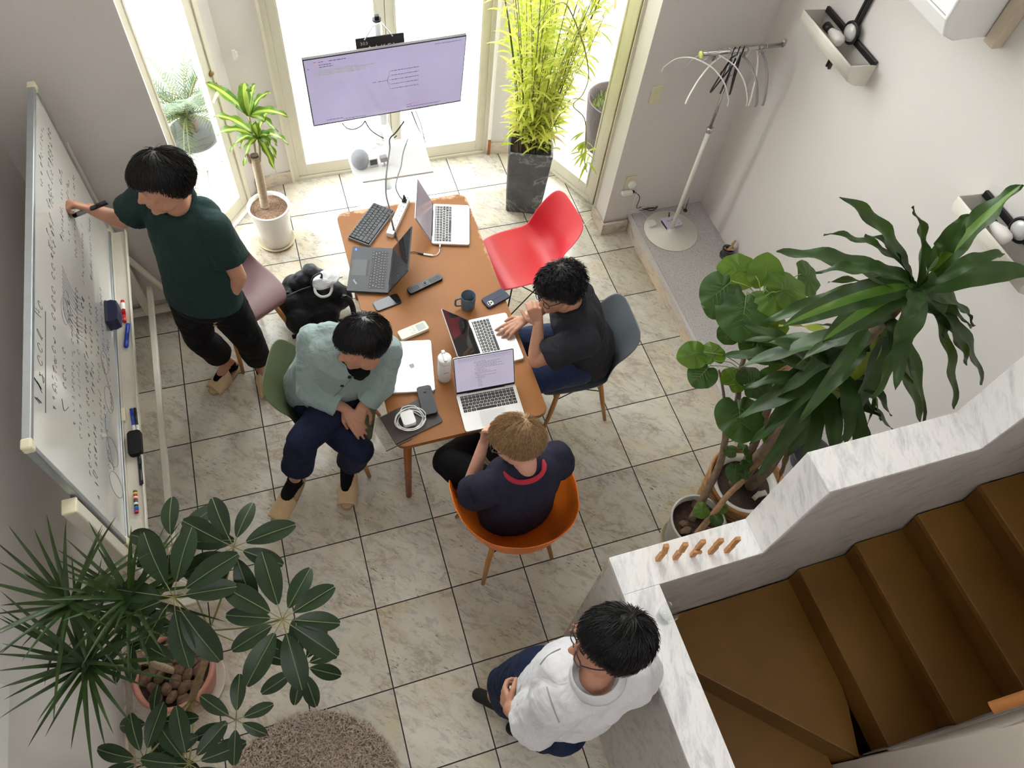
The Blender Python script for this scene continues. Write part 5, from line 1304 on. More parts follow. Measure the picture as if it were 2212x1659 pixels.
# ---- tall bamboo-like plant in the dark square planter
e=empty('tall_grassy_plant',(2.435,.600,.0005),math.radians(-20),'tall yellow-green bamboo-like plant in a dark square stone planter','potted plant')
m_slate=None; t=NT('dark_slate'); p=t.obj(); n1=t.noise(p,7,6,.6,.8); v=t.math('ABSOLUTE',t.math('SUBTRACT',t.noise(p,3.2,4,.55,.7),.5))
c=t.ramp(n1,(.3,srgb(62,64,68)),(.7,srgb(98,100,104))); c=t.mix(t.ramp(v,(0,(.8,.8,.8)),(.010,(.2,.2,.2)),(.02,(0,0,0))),c,srgb(150,152,156)); t.P('Base Color',c); t.P('Roughness',.32); m_slate=t.m
b=B(); H2=.55
def sq(r,z,k=5):
    return [(x,y,z) for x,y in rrect(-r,-r,r,r,.018,3)]
secs=[(.122,0),(.134,.2),(.148,H2-.04),(.152,H2)]
rings=[b._v(sq(r,z)) for r,z in secs]
inner=[b._v(sq(.134,H2+.001)),b._v(sq(.128,H2-.05))]
al=rings+inner; n_=len(rings[0])
for a_,c_ in zip(al,al[1:]):
    for i in range(n_): b.bm.faces.new((a_[i],a_[(i+1)%n_],c_[(i+1)%n_],c_[i]))
b.bm.faces.new(rings[0][::-1]); b.build('planter',m_slate,e,smooth=False,bevel=.003)
B().prism(rrect(-.129,-.129,.129,.129,.018),H2-.06,H2-.045).build('soil',m_soil,e)
m_g1=leafmat('bamboo_leaf_yellow',(196,204,78),(222,226,122),.45,.5); m_g2=leafmat('bamboo_leaf_green',(142,166,54),(178,194,76),.45,.45); m_g3=leafmat('dry_leaf_straw',(196,170,120),(214,190,140),.6,.3); m_cn=mat('bamboo_cane_dark',(70,84,40),.5,var=.2); m_cn2=mat('bamboo_cane_light',(150,150,80),.5,var=.2)
b=B(); f=B()
def gleaf(P,d,L,W,mi,droop=.35):
    d=V(d).normalized(); tip=P+d*L+UP*(-droop*L); strap(f,P,tip,W,L*.22,0,.15,6,False,lambda t:max(.02,math.sin(PI*min(1,t*.92+.06))**.8),mi=mi,cols=2)
for k in range(58):
    a=rp.uniform(0,2*PI); r=.105*math.sqrt(rp.random()); x,y=r*math.cos(a),r*math.sin(a); top=rp.choice((.5,.9,1.3,1.75,1.9,2.0))*rp.uniform(.8,1.05)
    lean=V((x*2.0+rp.gauss(0,.10),y*2.0+rp.gauss(0,.10),0)); pts=[V((x,y,H2-.05))+lean*(t**1.5)*top*.8+UP*(top*t) for t in [i/6 for i in range(7)]]
    b.tube(pts,[.0036*(1-.5*i/6) for i in range(7)],5,mi=0 if k%3 else 1)
    for i in range(int(9+top*17)):
        t=rp.uniform(.10,1.0); j=t*6; q0=pts[int(min(j,5))].lerp(pts[int(min(j,5))+1],j-int(min(j,5)))
        if q0.z>2.3: continue
        an=rp.uniform(0,2*PI); L=rp.uniform(.09,.20); gleaf(q0,(math.cos(an),math.sin(an),rp.uniform(.1,1.2)),L,rp.uniform(.011,.022),rp.choices((0,1,2),(6,3,.4))[0],rp.uniform(.1,.6))
for k in range(60): # broad lower leaves
    an=rp.uniform(0,2*PI); r=rp.uniform(.02,.15); P=V((r*math.cos(an),r*math.sin(an),H2+rp.uniform(-.0,.30))); gleaf(P,(math.cos(an),math.sin(an),rp.uniform(.5,1.6)),rp.uniform(.10,.17),rp.uniform(.026,.038),rp.choice((0,0,1,2)),.4)
b.build('canes',[m_cn,m_cn2],e); f.build('foliage',[m_g1,m_g2,m_g3],e)
def lw(p): # world to plant-local
    return M.Rotation(-e.rotation_euler.z,3,'Z')@(V(p)-e.location)
b=B(); vine=[lw(at(u,v,z)) for u,v,z in ((1158,60,1.5),(1185,20,1.72),(1215,5,1.85),(1235,30,1.80),(1258,90,1.62),(1268,130,1.5),(1271,170,1.38),(1258,205,1.24),(1238,228,1.14),(1262,255,1.02),(1266,300,.84),(1262,340,.68),(1268,372,.55))]
b.tube(catmull(vine,5),[.0035]*61,6); st2=[lw(at(u,v,z)) for u,v,z in ((1180,290,.75),(1215,215,1.05),(1255,140,1.35),(1285,80,1.62),(1305,35,1.8))]; b.tube(catmull(st2,5),.0022,6); b.build('arching_shoot',m_cn2,e)
f=B()
for (u,v,z,n_) in ((1264,305,.80,7),(1264,330,.72,6),(1268,350,.62,6),(1262,285,.9,3),(1225,235,1.1,3),(1290,62,1.65,3),(1296,68,1.6,2),(1270,45,1.7,2),(1300,45,1.72,2)):
    for k in range(n_):
        an=rp.uniform(0,2*PI); P=lw(at(u,v,z)); gleaf(P,(math.cos(an),math.sin(an),rp.uniform(-1.,.2)),rp.uniform(.07,.12),.016,1 if z<1 else 0,.3)
f.build('foliage',[m_g1,m_g2,m_g3],e,label='sparse leaves of the arching shoot')
# ---- big dracaena in a wicker basket
m_wick=wood('wicker',(176,134,88),(120,84,48),.6,30,(1,1,6)); m_wp=mat('white_inner_pot',(224,222,216),.4,var=.02)
e=empty('corn_plant',(2.82,-1.985,.0005),0,'large dark green dracaena with long wavy leaves in a wicker basket','potted plant')
b=B(); b.lathe([(0,0),(.15,0),(.165,.02),(.198,.355),(.205,.37),(.196,.378),(.186,.365),(.16,.03),(0,.02)],n=60); 
for k in range(14): z=.03+k*.0235; b.tube([V((math.cos(a),math.sin(a),0))*(.167+.033*z/.35)+UP*z for a in [2*PI*i/60 for i in range(60)]],.0036,5,closed=True)
b.build('basket',m_wick,e); B().tube([V((.199*math.cos(a),.199*math.sin(a),.376)) for a in [2*PI*i/60 for i in range(60)]],.010,8,closed=True).build('basket_rim',mat('rattan_rim',(160,106,60),.45,var=.2,scale=30),e)
B().lathe([(.150,.30),(.180,.352),(.172,.358),(.150,.345),(.146,.29)],n=48).build('inner_pot',m_wp,e)
b=B(); b.grid(lambda u,v:V((.148*v*math.cos(2*PI*u),.148*v*math.sin(2*PI*u),.312+.008*NZ.noise(V((v*9,u*20,2))))),36,10,closeu=True); b.build('soil',m_soil,e)
bs=V((-.01,.0,.30)); crown=V((.03,.005,1.985))
tr1=[bs+V((-.03,.02,0)),V((-.02,.02,.7)),V((.0,.02,1.2)),crown]
tr2=[bs+V((.05,-.01,0)),V((.045,-.02,.6)),V((.05,.05,1.0)),V((.07,.12,1.45))]
tr3=[bs+V((.0,.05,0)),V((-.02,.08,.6)),V((-.06,.12,.95)),V((-.10,.14,1.2))]
for tr,r in((tr1,.035),(tr2,.030),(tr3,.024)): B().tube(catmull(tr,8),[r*(1-.35*i/24)*(1+.05*math.sin(i*2.1)) for i in range(25)],12).build('trunk',m_bark,e)
m_d1=leafmat('dracaena_dark',(36,62,28),(54,86,36),.42,.15,9,.4); m_d2=leafmat('dracaena_stripe',(72,116,40),(104,146,56),.33,.2,9); m_d3=leafmat('dracaena_yellowing',(120,140,40),(150,160,60),.4,.3,9)
W_=lambda u,v,z: loc(e,at(u,v,z))
b=B(); cc=crown
CR=[(1677,545,1.95,.085,0),(1815,425,2.30,.06,0),(1868,507,2.15,.05,0),(1762,588,2.0,.06,0),(1968,448,2.35,.065,0),(2090,462,2.3,.06,0),(2208,398,2.45,.085,1),(2172,548,2.10,.05,0),(2235,590,2.05,.075,0),(1780,505,2.2,.05,0),(1690,705,1.80,.085,1),(1775,738,1.75,.10,1),(1885,862,1.62,.085,0),(2062,885,1.40,.06,0),(2122,832,1.55,.08,0),(2090,790,1.62,.07,0),(2105,705,1.78,.07,0),(1640,700,1.6,.07,0),(1950,700,2.0,.06,0),(2040,730,1.8,.06,0)]
for (u,v,z,W,s) in CR:
    tip=W_(u,v,z)
    if (tip+e.location).x>3.60: tip.x=3.60-e.location.x
    strap(b,cc+V((rp.gauss(0,.008),rp.gauss(0,.008),rp.uniform(-.04,.02))),tip,W*1.22,.10,.009,.24,24,bool(s),mi=0,ms=1,wl=3.4,tw=rp.uniform(-1.0,1.0))
b.build('foliage',[m_d1,m_d2],e)
b=B()
LO=[((1900,700,1.70),[(1680,860,1.25,.085,0),(1585,800,1.35,.07,0),(1650,930,1.1,.09,0),(1740,905,1.15,.10,2),(1800,980,1.05,.09,0),(1990,915,1.2,.06,0),(1970,830,1.4,.07,0),(1870,935,1.1,.05,0)]),
    ((1800,830,1.35),[(1620,960,.95,.08,0),(1600,760,1.3,.06,0),(1700,985,.9,.08,0),(1785,1000,.9,.09,0),(1930,930,1.1,.05,0),(1850,960,1.0,.05,0),(1590,905,1.1,.07,0),(1655,740,1.5,.06,0),(1900,905,1.15,.06,0)]),
    ((1760,790,1.30),[(1640,880,1.1,.07,0),(1600,700,1.45,.06,0),(1560,770,1.3,.06,0),(1690,900,1.05,.08,2),(1700,960,.95,.09,0),(1830,880,1.15,.06,0)])]
for (cu,cv,cz),tips in LO:
    for (u,v,z,W,s) in tips:
        tip=W_(u,v,z)
        wt=tip+e.location
        if wt.x>3.60: tip.x=3.60-e.location.x
        strap(b,W_(cu,cv,cz)+V((rp.gauss(0,.015),rp.gauss(0,.015),rp.gauss(0,.04))),tip,W*1.4,.09,.008,.22,20,False,mi=(2 if s==2 else 0),wl=2.6,tw=rp.uniform(-.8,.8))
for k in range(24):
    j=rp.random(); P=V(tr1[2]).lerp(crown,j)+V((rp.gauss(0,.02),rp.gauss(0,.02),0)); a=rp.uniform(0,2*PI); L=rp.uniform(.28,.5)
    tip=P+V((math.cos(a)*L*.8,math.sin(a)*L*.8,-rp.uniform(.05,.35)))
    w=tip+e.location
    if w.x>3.6: tip.x=3.6-e.location.x
    strap(b,P,tip,rp.uniform(.06,.085),.12,.008,.24,16,False,mi=rp.choices((0,2),(14,1))[0],wl=2.5,tw=rp.uniform(-.8,.8))
b.build('foliage',[m_d1,m_d2,m_d3],e,label='lower shaded leaves with a few yellowing ones')
b=B()
for k in range(7):
    P=V(tr2[1]).lerp(V(tr2[3]),rp.random()); a=rp.uniform(2.2,5.2); strap(b,P,P+V((.16*math.cos(a),.16*math.sin(a),-.30)),.035,.03,.006,.4,10,False)
b.build('dead_leaves',mat('dead_leaf_brown',(118,88,60),.8,var=.25),e)
B().box((-.02,-.10,.32),(.03,-.075,.345),mt=M.Rotation(.4,4,'Z'),bev=.002).box((.05,-.09,.32),(.10,-.06,.335),bev=.002).build('plant_tag',mat('tag_pale',(196,194,180),.6,var=.05),e)
B().lathe([(0,.318),(.022,.318),(.022,.330),(0,.332)],c=(.075,-.115,0),n=16,sy=.6).build('fertilizer_cap',mat('teal_plastic',(20,130,104),.4,var=.05),e)
# ---- umbrella fig in the grey pot
e=pot('umbrella_fig','broad round-leaved fig in a pale grey pot beside the marble parapet',(2.505,-2.10),.150,.11,.30,mat('pale_grey_pot',(188,188,180),.45,var=.03),mat('dark_bark_mulch',(62,44,36),.95,var=.5,scale=40,bump=.9,bdist=.006),.135,.012,sm=mat('beige_saucer',(190,176,150),.6,var=.05),soil=.05)
W_=lambda u,v,z: loc(e,at(u,v,z))
for k in range(9):
    a=rp.uniform(0,6.28); r=rp.uniform(.03,.11); B().ell((r*math.cos(a),r*math.sin(a),.262),(rp.uniform(.02,.035),rp.uniform(.012,.02),.012),M.Rotation(a,3,'Z'),10).build('bark_piece',m_chip,e)
T1=[V((-.01,.03,.25)),W_(1552,1010,.52),W_(1568,945,.70),W_(1592,870,.88),W_(1600,800,1.02),W_(1620,735,1.16),W_(1643,650,1.33)]
B().tube(catmull(T1,8),[.021*(1-.62*i/48) for i in range(49)],12).build('trunk',m_bark,e)
T2=[V((-.02,-.05,.25)),W_(1545,1105,.38),W_(1572,1070,.46),W_(1606,1038,.54)]
B().tube(catmull(T2,8),[.017*(1-.2*i/24) for i in range(25)],12).build('trunk',mat('tan_bark',(160,124,92),.8,var=.2,scale=60,bump=.4),e,label='short cut side trunk')
B().lathe([(0,0),(.0125,0),(.0125,.001),(0,.001)],n=12,mt=frame(T2[-1],(0,1,0),(-.5,0,.6))).build('cut_end',mat('cut_wood',(196,170,130),.8,var=.15),e)
T3=[W_(1563,965,.66),W_(1565,880,.85),W_(1560,830,.97),W_(1553,800,1.05)]
B().tube(catmull(T3,8),[.009*(1-.4*i/24) for i in range(25)],8).build('branch',m_bark,e)
m_f1=leafmat('fig_leaf',(40,74,30),(58,94,38),.42,.3,10); m_f2=leafmat('fig_leaf_bright',(70,108,30),(92,128,38),.42,.4,10); m_fv=mat('fig_vein',(92,124,62),.5,var=.05)
def heart(b,C0,dirv,nrm,R_,mi,cup=.12,wob=.06):
    "C0 stalk end; dirv towards the tip"
    d=V(dirv).normalized(); n=V(nrm); n=(n-d*n.dot(d)).normalized(); s=d.cross(n); ph=rp.random()*6
    def out(a):
        r=1+.10*math.cos(a)**3; r*=(1-.38*math.exp(-((abs(a)-PI)/.30)**2)); r*=1+.08*math.exp(-(a/.22)**2); return r*R_
    c=C0+d*R_*.62
    NU,NV=36,8; g=[]
    for i in range(NU):
        a=-PI+2*PI*i/NU; row=[]
        for j in range(NV+1):
            t=j/NV; r=out(a)*t; z=-cup*R_*t*t*1.0+wob*R_*math.sin(a*7+ph)*t**3*.5+.04*R_*math.cos(a*9)*t
            row.append(c+d*(math.cos(a)*r)+s*(math.sin(a)*r)*.96+n*(z-.10*R_*abs(0)))
        g.append([b.bm.verts.new(x) for x in row])
    for i in range(NU):
        for j in range(NV):
            f=b.bm.faces.new((g[i][j],g[i][j+1],g[(i+1)%NU][j+1],g[(i+1)%NU][j])) if j else b.bm.faces.new((g[i][0],g[i][1],g[(i+1)%NU][1]))
            f.smooth=True; f.material_index=mi
    nn=n*.0018
    b.tube([C0+nn,c+nn,c+d*out(0)*.92+nn-n*cup*R_*.85],[.0022,.0018,.0008],5,mi=2)
    for k in range(1,6):
        q0=C0+d*(R_*(.10+.22*k))
        for sd in(-1,1):
            L=R_*(.78-.10*abs(k-2.2)); q1=q0+(d*.75+s*sd)*L*.62
            h=lambda q:(-cup*R_*((q-c).length/R_)**2)
            b.tube([q0+nn+n*h(q0),q0.lerp(q1,.5)+nn+n*h(q0.lerp(q1,.5)),q1+nn+n*h(q1)],[.0012,.001,.0006],4,mi=2)
b=B(); stems=B()
FL=[(1655,592,1.40,.075,1,(.2,.5,.3)),(1700,625,1.40,.095,1,(1,.2,-.2)),(1672,640,1.38,.085,1,(.3,-.6,0)),(1560,625,1.35,.085,0,(-1,-.4,-.3)),(1608,668,1.34,.115,0,(-.5,-.9,-.3)),(1552,650,1.22,.070,0,(-.8,-1,-.4)),(1600,585,1.38,.08,1,(-.8,.4,0)),(1745,600,1.32,.08,0,(1,-.2,-.6)),(1640,740,1.18,.085,0,(.3,-1,-.2)),(1700,770,1.12,.085,0,(.5,-1,-.3)),(1605,705,1.20,.06,0,(-.2,-1,-.2)),(1500,765,1.10,.062,1,(-1,.1,-.2)),(1520,805,1.06,.065,0,(-1,-.6,-.2)),(1540,765,1.10,.055,1,(.2,.8,0)),(1625,825,1.02,.075,0,(.8,.2,-.1)),(1585,820,1.02,.06,1,(.8,.5,0)),(1672,835,1.0,.090,0,(.8,-.6,-.1)),(1598,895,.92,.105,0,(-.3,-1,-.1)),(1688,940,.80,.085,1,(.3,-1,-.9)),(1655,700,1.25,.08,1,(.6,-.3,0)),(1575,720,1.2,.05,0,(-.6,-.3,0))]
knots=catmull(T1,8)
for (u,v,z,R_,mi,d) in FL:
    P=W_(u,v,z); R_*=1.17; d=V(d).normalized(); C0=P-d*R_*.62
    k=min(knots,key=lambda q:(q-C0-V((0,0,-.08))).length); stems.tube(catmull([k,k.lerp(C0,.5)+UP*.03,C0],4),.0022,5)
    heart(b,C0,d,(-.2,-.25,1),R_,mi)
b.build('foliage',[m_f1,m_f2,m_fv],e); stems.build('leaf_stalks',mat('fig_stalk',(130,150,70),.5,var=.05),e)
b=B()
for (u,v,z,R_,mi,d) in ((1608,968,.66,.04,0,(.8,.4,-.4)),(1580,975,.66,.035,0,(-.6,.5,-.3)),(1588,1018,.60,.050,0,(-.3,-.8,-.5)),(1605,1012,.6,.05,0,(.3,-.9,-.4)),(1622,1000,.62,.045,0,(.8,-.3,-.6)),(1518,1102,.40,.045,1,(-.9,-.1,-.2)),(1548,1120,.38,.038,0,(.3,-.8,-.2)),(1560,1098,.40,.032,1,(.8,.2,0))):
    P=W_(u,v,z); d=V(d).normalized(); heart(b,P-d*R_*.6,d,(-.2,-.25,1),R_,mi,.2,.12)
b.build('foliage',[m_f1,m_f2,m_fv],e,label='small shoots low on the trunks')
# ---- schefflera at lower left
m_s1=leafmat('schefflera_leaf',(26,46,26),(36,60,32),.36,.08,8,.35); m_sv=mat('schefflera_midrib',(112,130,84),.5,var=0)
e=pot('umbrella_plant','glossy umbrella plant with whorled oval leaves leaning over the spiky plant','' or (-.16,-2.70),.14,.11,.27,mat('brown_pot',(120,96,80),.5,var=.05),m_soil,soil=.03)
W_=lambda u,v,z: loc(e,at(u,v,z))
T1=[V((.0,.0,.24)),W_(392,1600,.46),W_(415,1510,.66),W_(445,1420,.88),W_(452,1362,1.03)]
B().tube(catmull(T1,8),[.019*(1-.35*i/32)*(1+.06*math.sin(i*1.7)) for i in range(33)],12).build('trunk',mat('knobbly_bark',(142,118,84),.8,var=.3,scale=40,bump=.5),e)
top=T1[-1]
def whorl(b,st_,C0,nrm,n,L,a0=0.0,droop=.25,wd=.43,scale=None,arc=2*PI):
    nrm=V(nrm).normalized(); x=nrm.orthogonal().normalized(); y=nrm.cross(x)
    for k in range(n):
        a=a0+arc*k/n+rp.gauss(0,.10); LL=L*rp.uniform(.80,1.1)*(1 if scale is None else scale[k%len(scale)]); d=(x*math.cos(a)+y*math.sin(a))
        p1=C0+d*LL*.26+nrm*.004; st_.tube([C0,p1],.0018,5)
        tip=p1+d*LL*.95-nrm*droop*LL*rp.uniform(.6,1.5)
        strap(b,p1,tip,LL*wd,LL*.09,0,-.18,10,True,lambda t:max(.03,math.sin(PI*(t*.955+.02)**1.12)**.62),side=nrm.cross(d),mi=0,ms=0,cols=6)
        T_=[p1+nrm*.003,(p1.lerp(tip,.5))+nrm*(LL*.045+.004),tip+nrm*.002]; b.tube(catmull(T_,4),[.0016]*9,4,mi=1)
b=B(); sm_=B()
SW=[((505,1182),1.30,8,.165,(-.1,-.3,1),.3),((372,1178),1.25,7,.15,(-.2,-.1,1),.3),((375,1290),1.30,9,.20,(-.15,-.25,1),.22),((610,1338),1.25,10,.19,(.1,-.25,1),.18),((650,1437),1.05,9,.125,(.2,-.4,1),.3),((510,1555),.95,6,.12,(.1,-.4,1),.15),((312,1640),.95,8,.14,(-.1,-.4,1),.25),((408,1650),.95,9,.15,(.1,-.4,1),.25),((335,1560),.85,4,.13,(-.3,-.2,1),.3),((262,1415),.9,5,.09,(-.2,-.2,1),.35),((290,1375),1.0,6,.13,(-.3,0,1),.3)]
for (uv,z,n,L,nr,dr) in SW:
    C0=W_(uv[0],uv[1],z); 
    whorl(b,sm_,C0,nr,n,L,rp.random()*6,dr)
    root=top if uv[1]<1500 else T1[2]
    sm_.tube(catmull([root,root.lerp(C0,.5)+V((0,0,-.03)),C0],5),.0035,6)
b.build('foliage',[m_s1,m_sv],e); sm_.build('leaf_stalks',mat('schefflera_stalk',(132,128,74),.5,var=.1),e)
# ---- spiky dracaena in the terracotta pot
e=pot('spiky_dracaena','spiky thin-leaved dracaena in a pinkish terracotta pot by the left wall',(-.115,-2.100),.170,.120,.29,mat('pink_terracotta',(186,128,110),.7,var=.08,scale=30),m_soil,.165,.014,.006,sm=mat('white_saucer_dirty',(206,196,182),.5,var=.1,scale=12),soil=.035)
W_=lambda u,v,z: loc(e,at(u,v,z))
for k in range(24):
    a=k*2.399; r=.140*math.sqrt((k+.5)/24); B().ell((r*math.cos(a),r*math.sin(a),.268+.012*rp.random()),(rp.uniform(.030,.046),rp.uniform(.020,.030),.018),M.Rotation(rp.uniform(0,6),3,'Z'),10).build('bark_chunk',m_chip,e,disp=(.012,.02))
HD=[((150,1305),1.30,36,.33),((282,1292),1.25,38,.31),((186,1432),1.18,40,.34)]
j0=V((-.0,.0,.25))
for (uv,z,n,L) in HD:
    hd=W_(uv[0],uv[1],z)
    B().tube(catmull([j0,j0+V((-.05,.02,.2)),j0.lerp(hd,.55)+V((0,0,.05)),hd],6),[.014*(1-.4*i/18) for i in range(19)],10).build('stem',m_cane,e)
m_n1=leafmat('spiky_leaf',(30,52,22),(54,80,30),.42,.1,10,.35)
b=B()
for (uv,z,n,L) in HD:
    hd=W_(uv[0],uv[1],z)
    for k in range(n):
        a=2*PI*k*.382; el=rp.uniform(-.45,1.0); LL=L*rp.uniform(.75,1.15); d=V((math.cos(a)*math.cos(el),math.sin(a)*math.cos(el),math.sin(el)))
        tip=hd+d*LL-UP*.05*rp.random(); w=tip+e.location
        if w.x<-.375: tip.x=-.375-e.location.x
        strap(b,hd+V((0,0,rp.uniform(-.05,.02))),tip,.021,.03,0,.3,9,False,lambda t:min(1,.5+t*3)*(1-t)**.75+.02,cols=2)
b.build('foliage',m_n1,e)
# ---- plants outside the glass
e=empty('outdoor_palm',(.27,1.55,-.05),0,'sago palm in a white pot standing outside the left glass door','potted plant')
B().lathe([(0,0),(.12,0),(.15,.02),(.18,.14),(.185,.20),(.17,.205),(.16,.17),(0,.16)],n=36).build('pot',mat('outdoor_white_pot',(214,214,210),.6,var=.04),e)
B().lathe([(.150,.205),(.150,.27),(.135,.28),(0,.27)],n=30).build('grey_liner',mat('liner_grey',(50,52,50),.8,var=.1),e)
B().lathe([(0,.26),(.055,.26),(.065,.33),(.05,.38),(0,.40)],n=16).build('trunk',mat('palm_trunk_brown',(60,44,28),.9,var=.3,scale=40,bump=.8),e)
m_p1=leafmat('palm_leaf_green',(36,62,36),(56,84,46),.4,.2); m_pr=mat('palm_rib_straw',(96,96,52),.6,var=.1)
b=B()
for k in range(44):
    a=2*PI*k*.382+.4; el=rp.uniform(-.15,.95); L=rp.uniform(.42,.60); d=V((math.cos(a)*math.cos(el),math.sin(a)*math.cos(el),math.sin(el)))
    c0=V((0,0,.39)); c3=c0+d*L+UP*(-.22*L-.1*(1-el)); mid=c0.lerp(c3,.5)+UP*.16; pts=[(c0.lerp(mid,t)).lerp(mid.lerp(c3,t),t) for t in [i/22 for i in range(23)]]
    if any(((p_+e.location).y-.80)-((p_+e.location).x-.36)*1.22<.03 for p_ in pts): continue
    b.tube(pts,[.006*(1-.8*i/22) for i in range(23)],5,mi=1)
    for i in range(2,23):
        T_=(pts[i]-pts[i-1]).normalized(); s=T_.cross(UP).normalized()
        for sd in(-1,1):
            for h in(0,):
                P=pts[i-1].lerp(pts[i],h); l=.115*math.sin(PI*min(.97,(i+h)/23*.85+.12)); strap(b,P,P+(s*sd+T_*.75+UP*.12).normalized()*l,.0075,.01,0,.1,3,False,lambda t:1-t*.85,cols=2)
b.build('foliage',[m_p1,m_pr],e)
e=empty('outdoor_tub',(3.29,1.10,-.05),0,'dark wooden tub with small herbs outside the right glass door','potted plant')
B().lathe([(0,0),(.165,0),(.19,.2),(.215,.42),(.20,.42),(.185,.34),(0,.33)],n=32).build('tub',wood('tub_wood',(60,50,48),(38,30,29),.8,6,(8,8,.6)),e)
b=B(); m_hb=leafmat('herb_leaf',(66,84,36),(92,106,54),.5,.4)
for k in range(260):
    a=rp.uniform(0,6.28); r=.17*math.sqrt(rp.random()); P=V((r*math.cos(a),r*math.sin(a),.35)); d=V((rp.gauss(0,.4),rp.gauss(0,.4),1)).normalized(); strap(b,P,P+d*rp.uniform(.03,.08),.012,.0,0,.1,3,False,lambda t:max(.05,math.sin(PI*t)),cols=2)
b.build('herbs',m_hb,e)
# ---- little pots on the ledge
e=pot('small_cactus','shrivelled little cactus in a small dark grey pot on the ledge by the right wall',(3.585,-.335),.040,.032,.075,mat('dark_grey_pot',(74,78,80),.6,var=.05),m_soil,.042,.006,z0=.1405,n=24,soil=.014)
B().box((-.030,-.012,-.0),(-.02,.012,.02),bev=.001) if False else None
b=B(); pts=catmull([(0,0,.06),(.012,-.006,.095),(.018,-.0,.125),(.032,.004,.145)],5); b.tube(pts,[.010,.012,.009,.012,.008,.011,.009,.010,.007,.010,.008,.009,.007,.008,.006,.006],8); b.tube(catmull([(0,0,.06),(.02,-.022,.085),(.028,-.03,.088)],4),.008,8); b.tube(catmull([(-.005,.0,.06),(-.022,.012,.078)],3),.006,8)
b.build('dried_stem',mat('dried_cactus',(176,150,108),.9,var=.3,scale=60,bump=.7),e)
e=empty('grey_bowl',(3.33,-1.90,.1405),0,'dark grey round bowl pot on the ledge behind the parapet','bowl')
B().lathe([(0,0),(.06,0),(.09,.03),(.115,.11),(.118,.135),(.110,.135),(.10,.06),(0,.04)],n=36).build('bowl',MC['dark_grey_pot'],e)
q=at(1665,905,.40); 
e=empty('orange_bottle',(3.14,-1.62,.1405),0,'small bright orange bottle glimpsed behind the fig leaves','bottle'); q=at(1663,905,.25); e.location=(q.x,q.y,.1405)
B().lathe([(0,0),(.03,0),(.032,.01),(.032,.11),(.018,.14),(.012,.15),(.012,.17),(0,.17)],n=20).build('bottle_body',mat('bright_orange',(240,90,30),.4,var=.03),e)
B().lathe([(.0125,.165),(.0135,.165),(.0135,.188),(0,.19)],n=16).build('cap',m_whp,e)
# ================================================================ rug
rg=random.Random(5)
RC=V((.338,-2.805,0)); RR=.42
b=B(); b.lathe([(0,0.0005),(RR-.01,0.0005),(RR-.006,.008),(0,.010)],c=RC,n=64)
ruge=empty('round_rug',(0,0,0),0,'round shaggy beige rug at the bottom edge of the floor','rug')
b.build('backing',mat('rug_backing',(150,136,120),.95,var=.1),ruge)
m_r1=mat('rug_pile',(190,172,156),.95,var=.15,scale=60,sheen=.3)
b=B(); n=0
while n<15000:
    a=rg.uniform(0,2*PI); r=RR*math.sqrt(rg.random()); P=V((RC.x+r*math.cos(a),RC.y+r*math.sin(a),.006))
    if P.y<-2.95: 
        n+=1; continue
    n+=1; d=V((rg.gauss(0,.7),rg.gauss(0,.7),1)).normalized(); L=rg.uniform(.018,.034); w=V((rg.gauss(0,1),rg.gauss(0,1),0)).normalized()*.0026
    m1=P+d*L*.6; tp2=P+d*L+V((rg.gauss(0,.008),rg.gauss(0,.008),-.004))
    vs=b._v([P-w,P+w,m1+w,m1-w,tp2]); b.bm.faces.new((vs[0],vs[1],vs[2],vs[3])); b.bm.faces.new((vs[3],vs[2],vs[4]))
o=b.build('pile',m_r1,ruge)
# ================================================================ backpack and plastic bag
m_bag=cloth('black_nylon',(26,27,30),rough=.6,fold=.8,scale=9); m_bagl=cloth('grey_black_nylon',(44,47,52),rough=.45,fold=.9,scale=7)
bp=empty('backpack',(0,0,0),0,'black backpack slumped on the floor between the mauve chair and the table','backpack')
A=lambda u,v,z: at(u,v,z)
b=B()
for (u,v,z,r) in ((640,655,.16,.12),(680,650,.16,.12),(715,640,.15,.11),(650,690,.12,.10),(700,680,.12,.10),(735,640,.13,.08),(660,620,.22,.10),(640,620,.20,.09)):
    P=A(u,v,z); b.ell(P,(r,r*.95,min(r,P.z-.002)),None,18)
b.build('main_body',m_bag,bp,remesh=.009,smo=14,disp=(.018,.10))
b=B(); 
for (u,v,z,r) in ((655,600,.33,.055),(670,585,.36,.05),(640,610,.30,.055),(690,590,.35,.035)): b.ell(A(u,v,z),(r,r,r*.8),None,16)
b.build('top_flap',m_bagl,bp,remesh=.008,smo=5,disp=(.018,.06))
B().tube(catmull([A(672,618,.36),A(676,600,.42),A(692,590,.44),A(694,600,.40),A(680,612,.36)],6),.010,8,flat=.4).build('handle',m_bagl,bp)
B().tube(catmull([A(618,640,.30),A(660,622,.32),A(700,612,.30),A(740,598,.25)],8),.004,6,flat=.5).build('zip',mat('zip_grey',(60,62,66),.5,.0,var=.05),bp)
B().tube(catmull([A(738,640,.22),A(756,650,.2),A(764,680,.12),A(750,700,.05),A(735,690,.04)],8),.022,8,flat=.25).build('shoulder_strap',m_bag,bp)
B().tube(catmull([A(655,690,.1),A(650,720,.06),A(632,728,.02)],6),.014,8,flat=.3).build('strap_end',m_bag,bp)
for (u,v,z) in((620,632,.31),(745,640,.22)): B().box((-.012,-.006,-.008),(.012,.006,.008),mt=M.Translation(A(u,v,z)),bev=.002).build('buckle',m_blk,bp)
pb=empty('plastic_bag',(0,0,0),0,'crumpled white plastic carrier bag lying on the black backpack','bag')
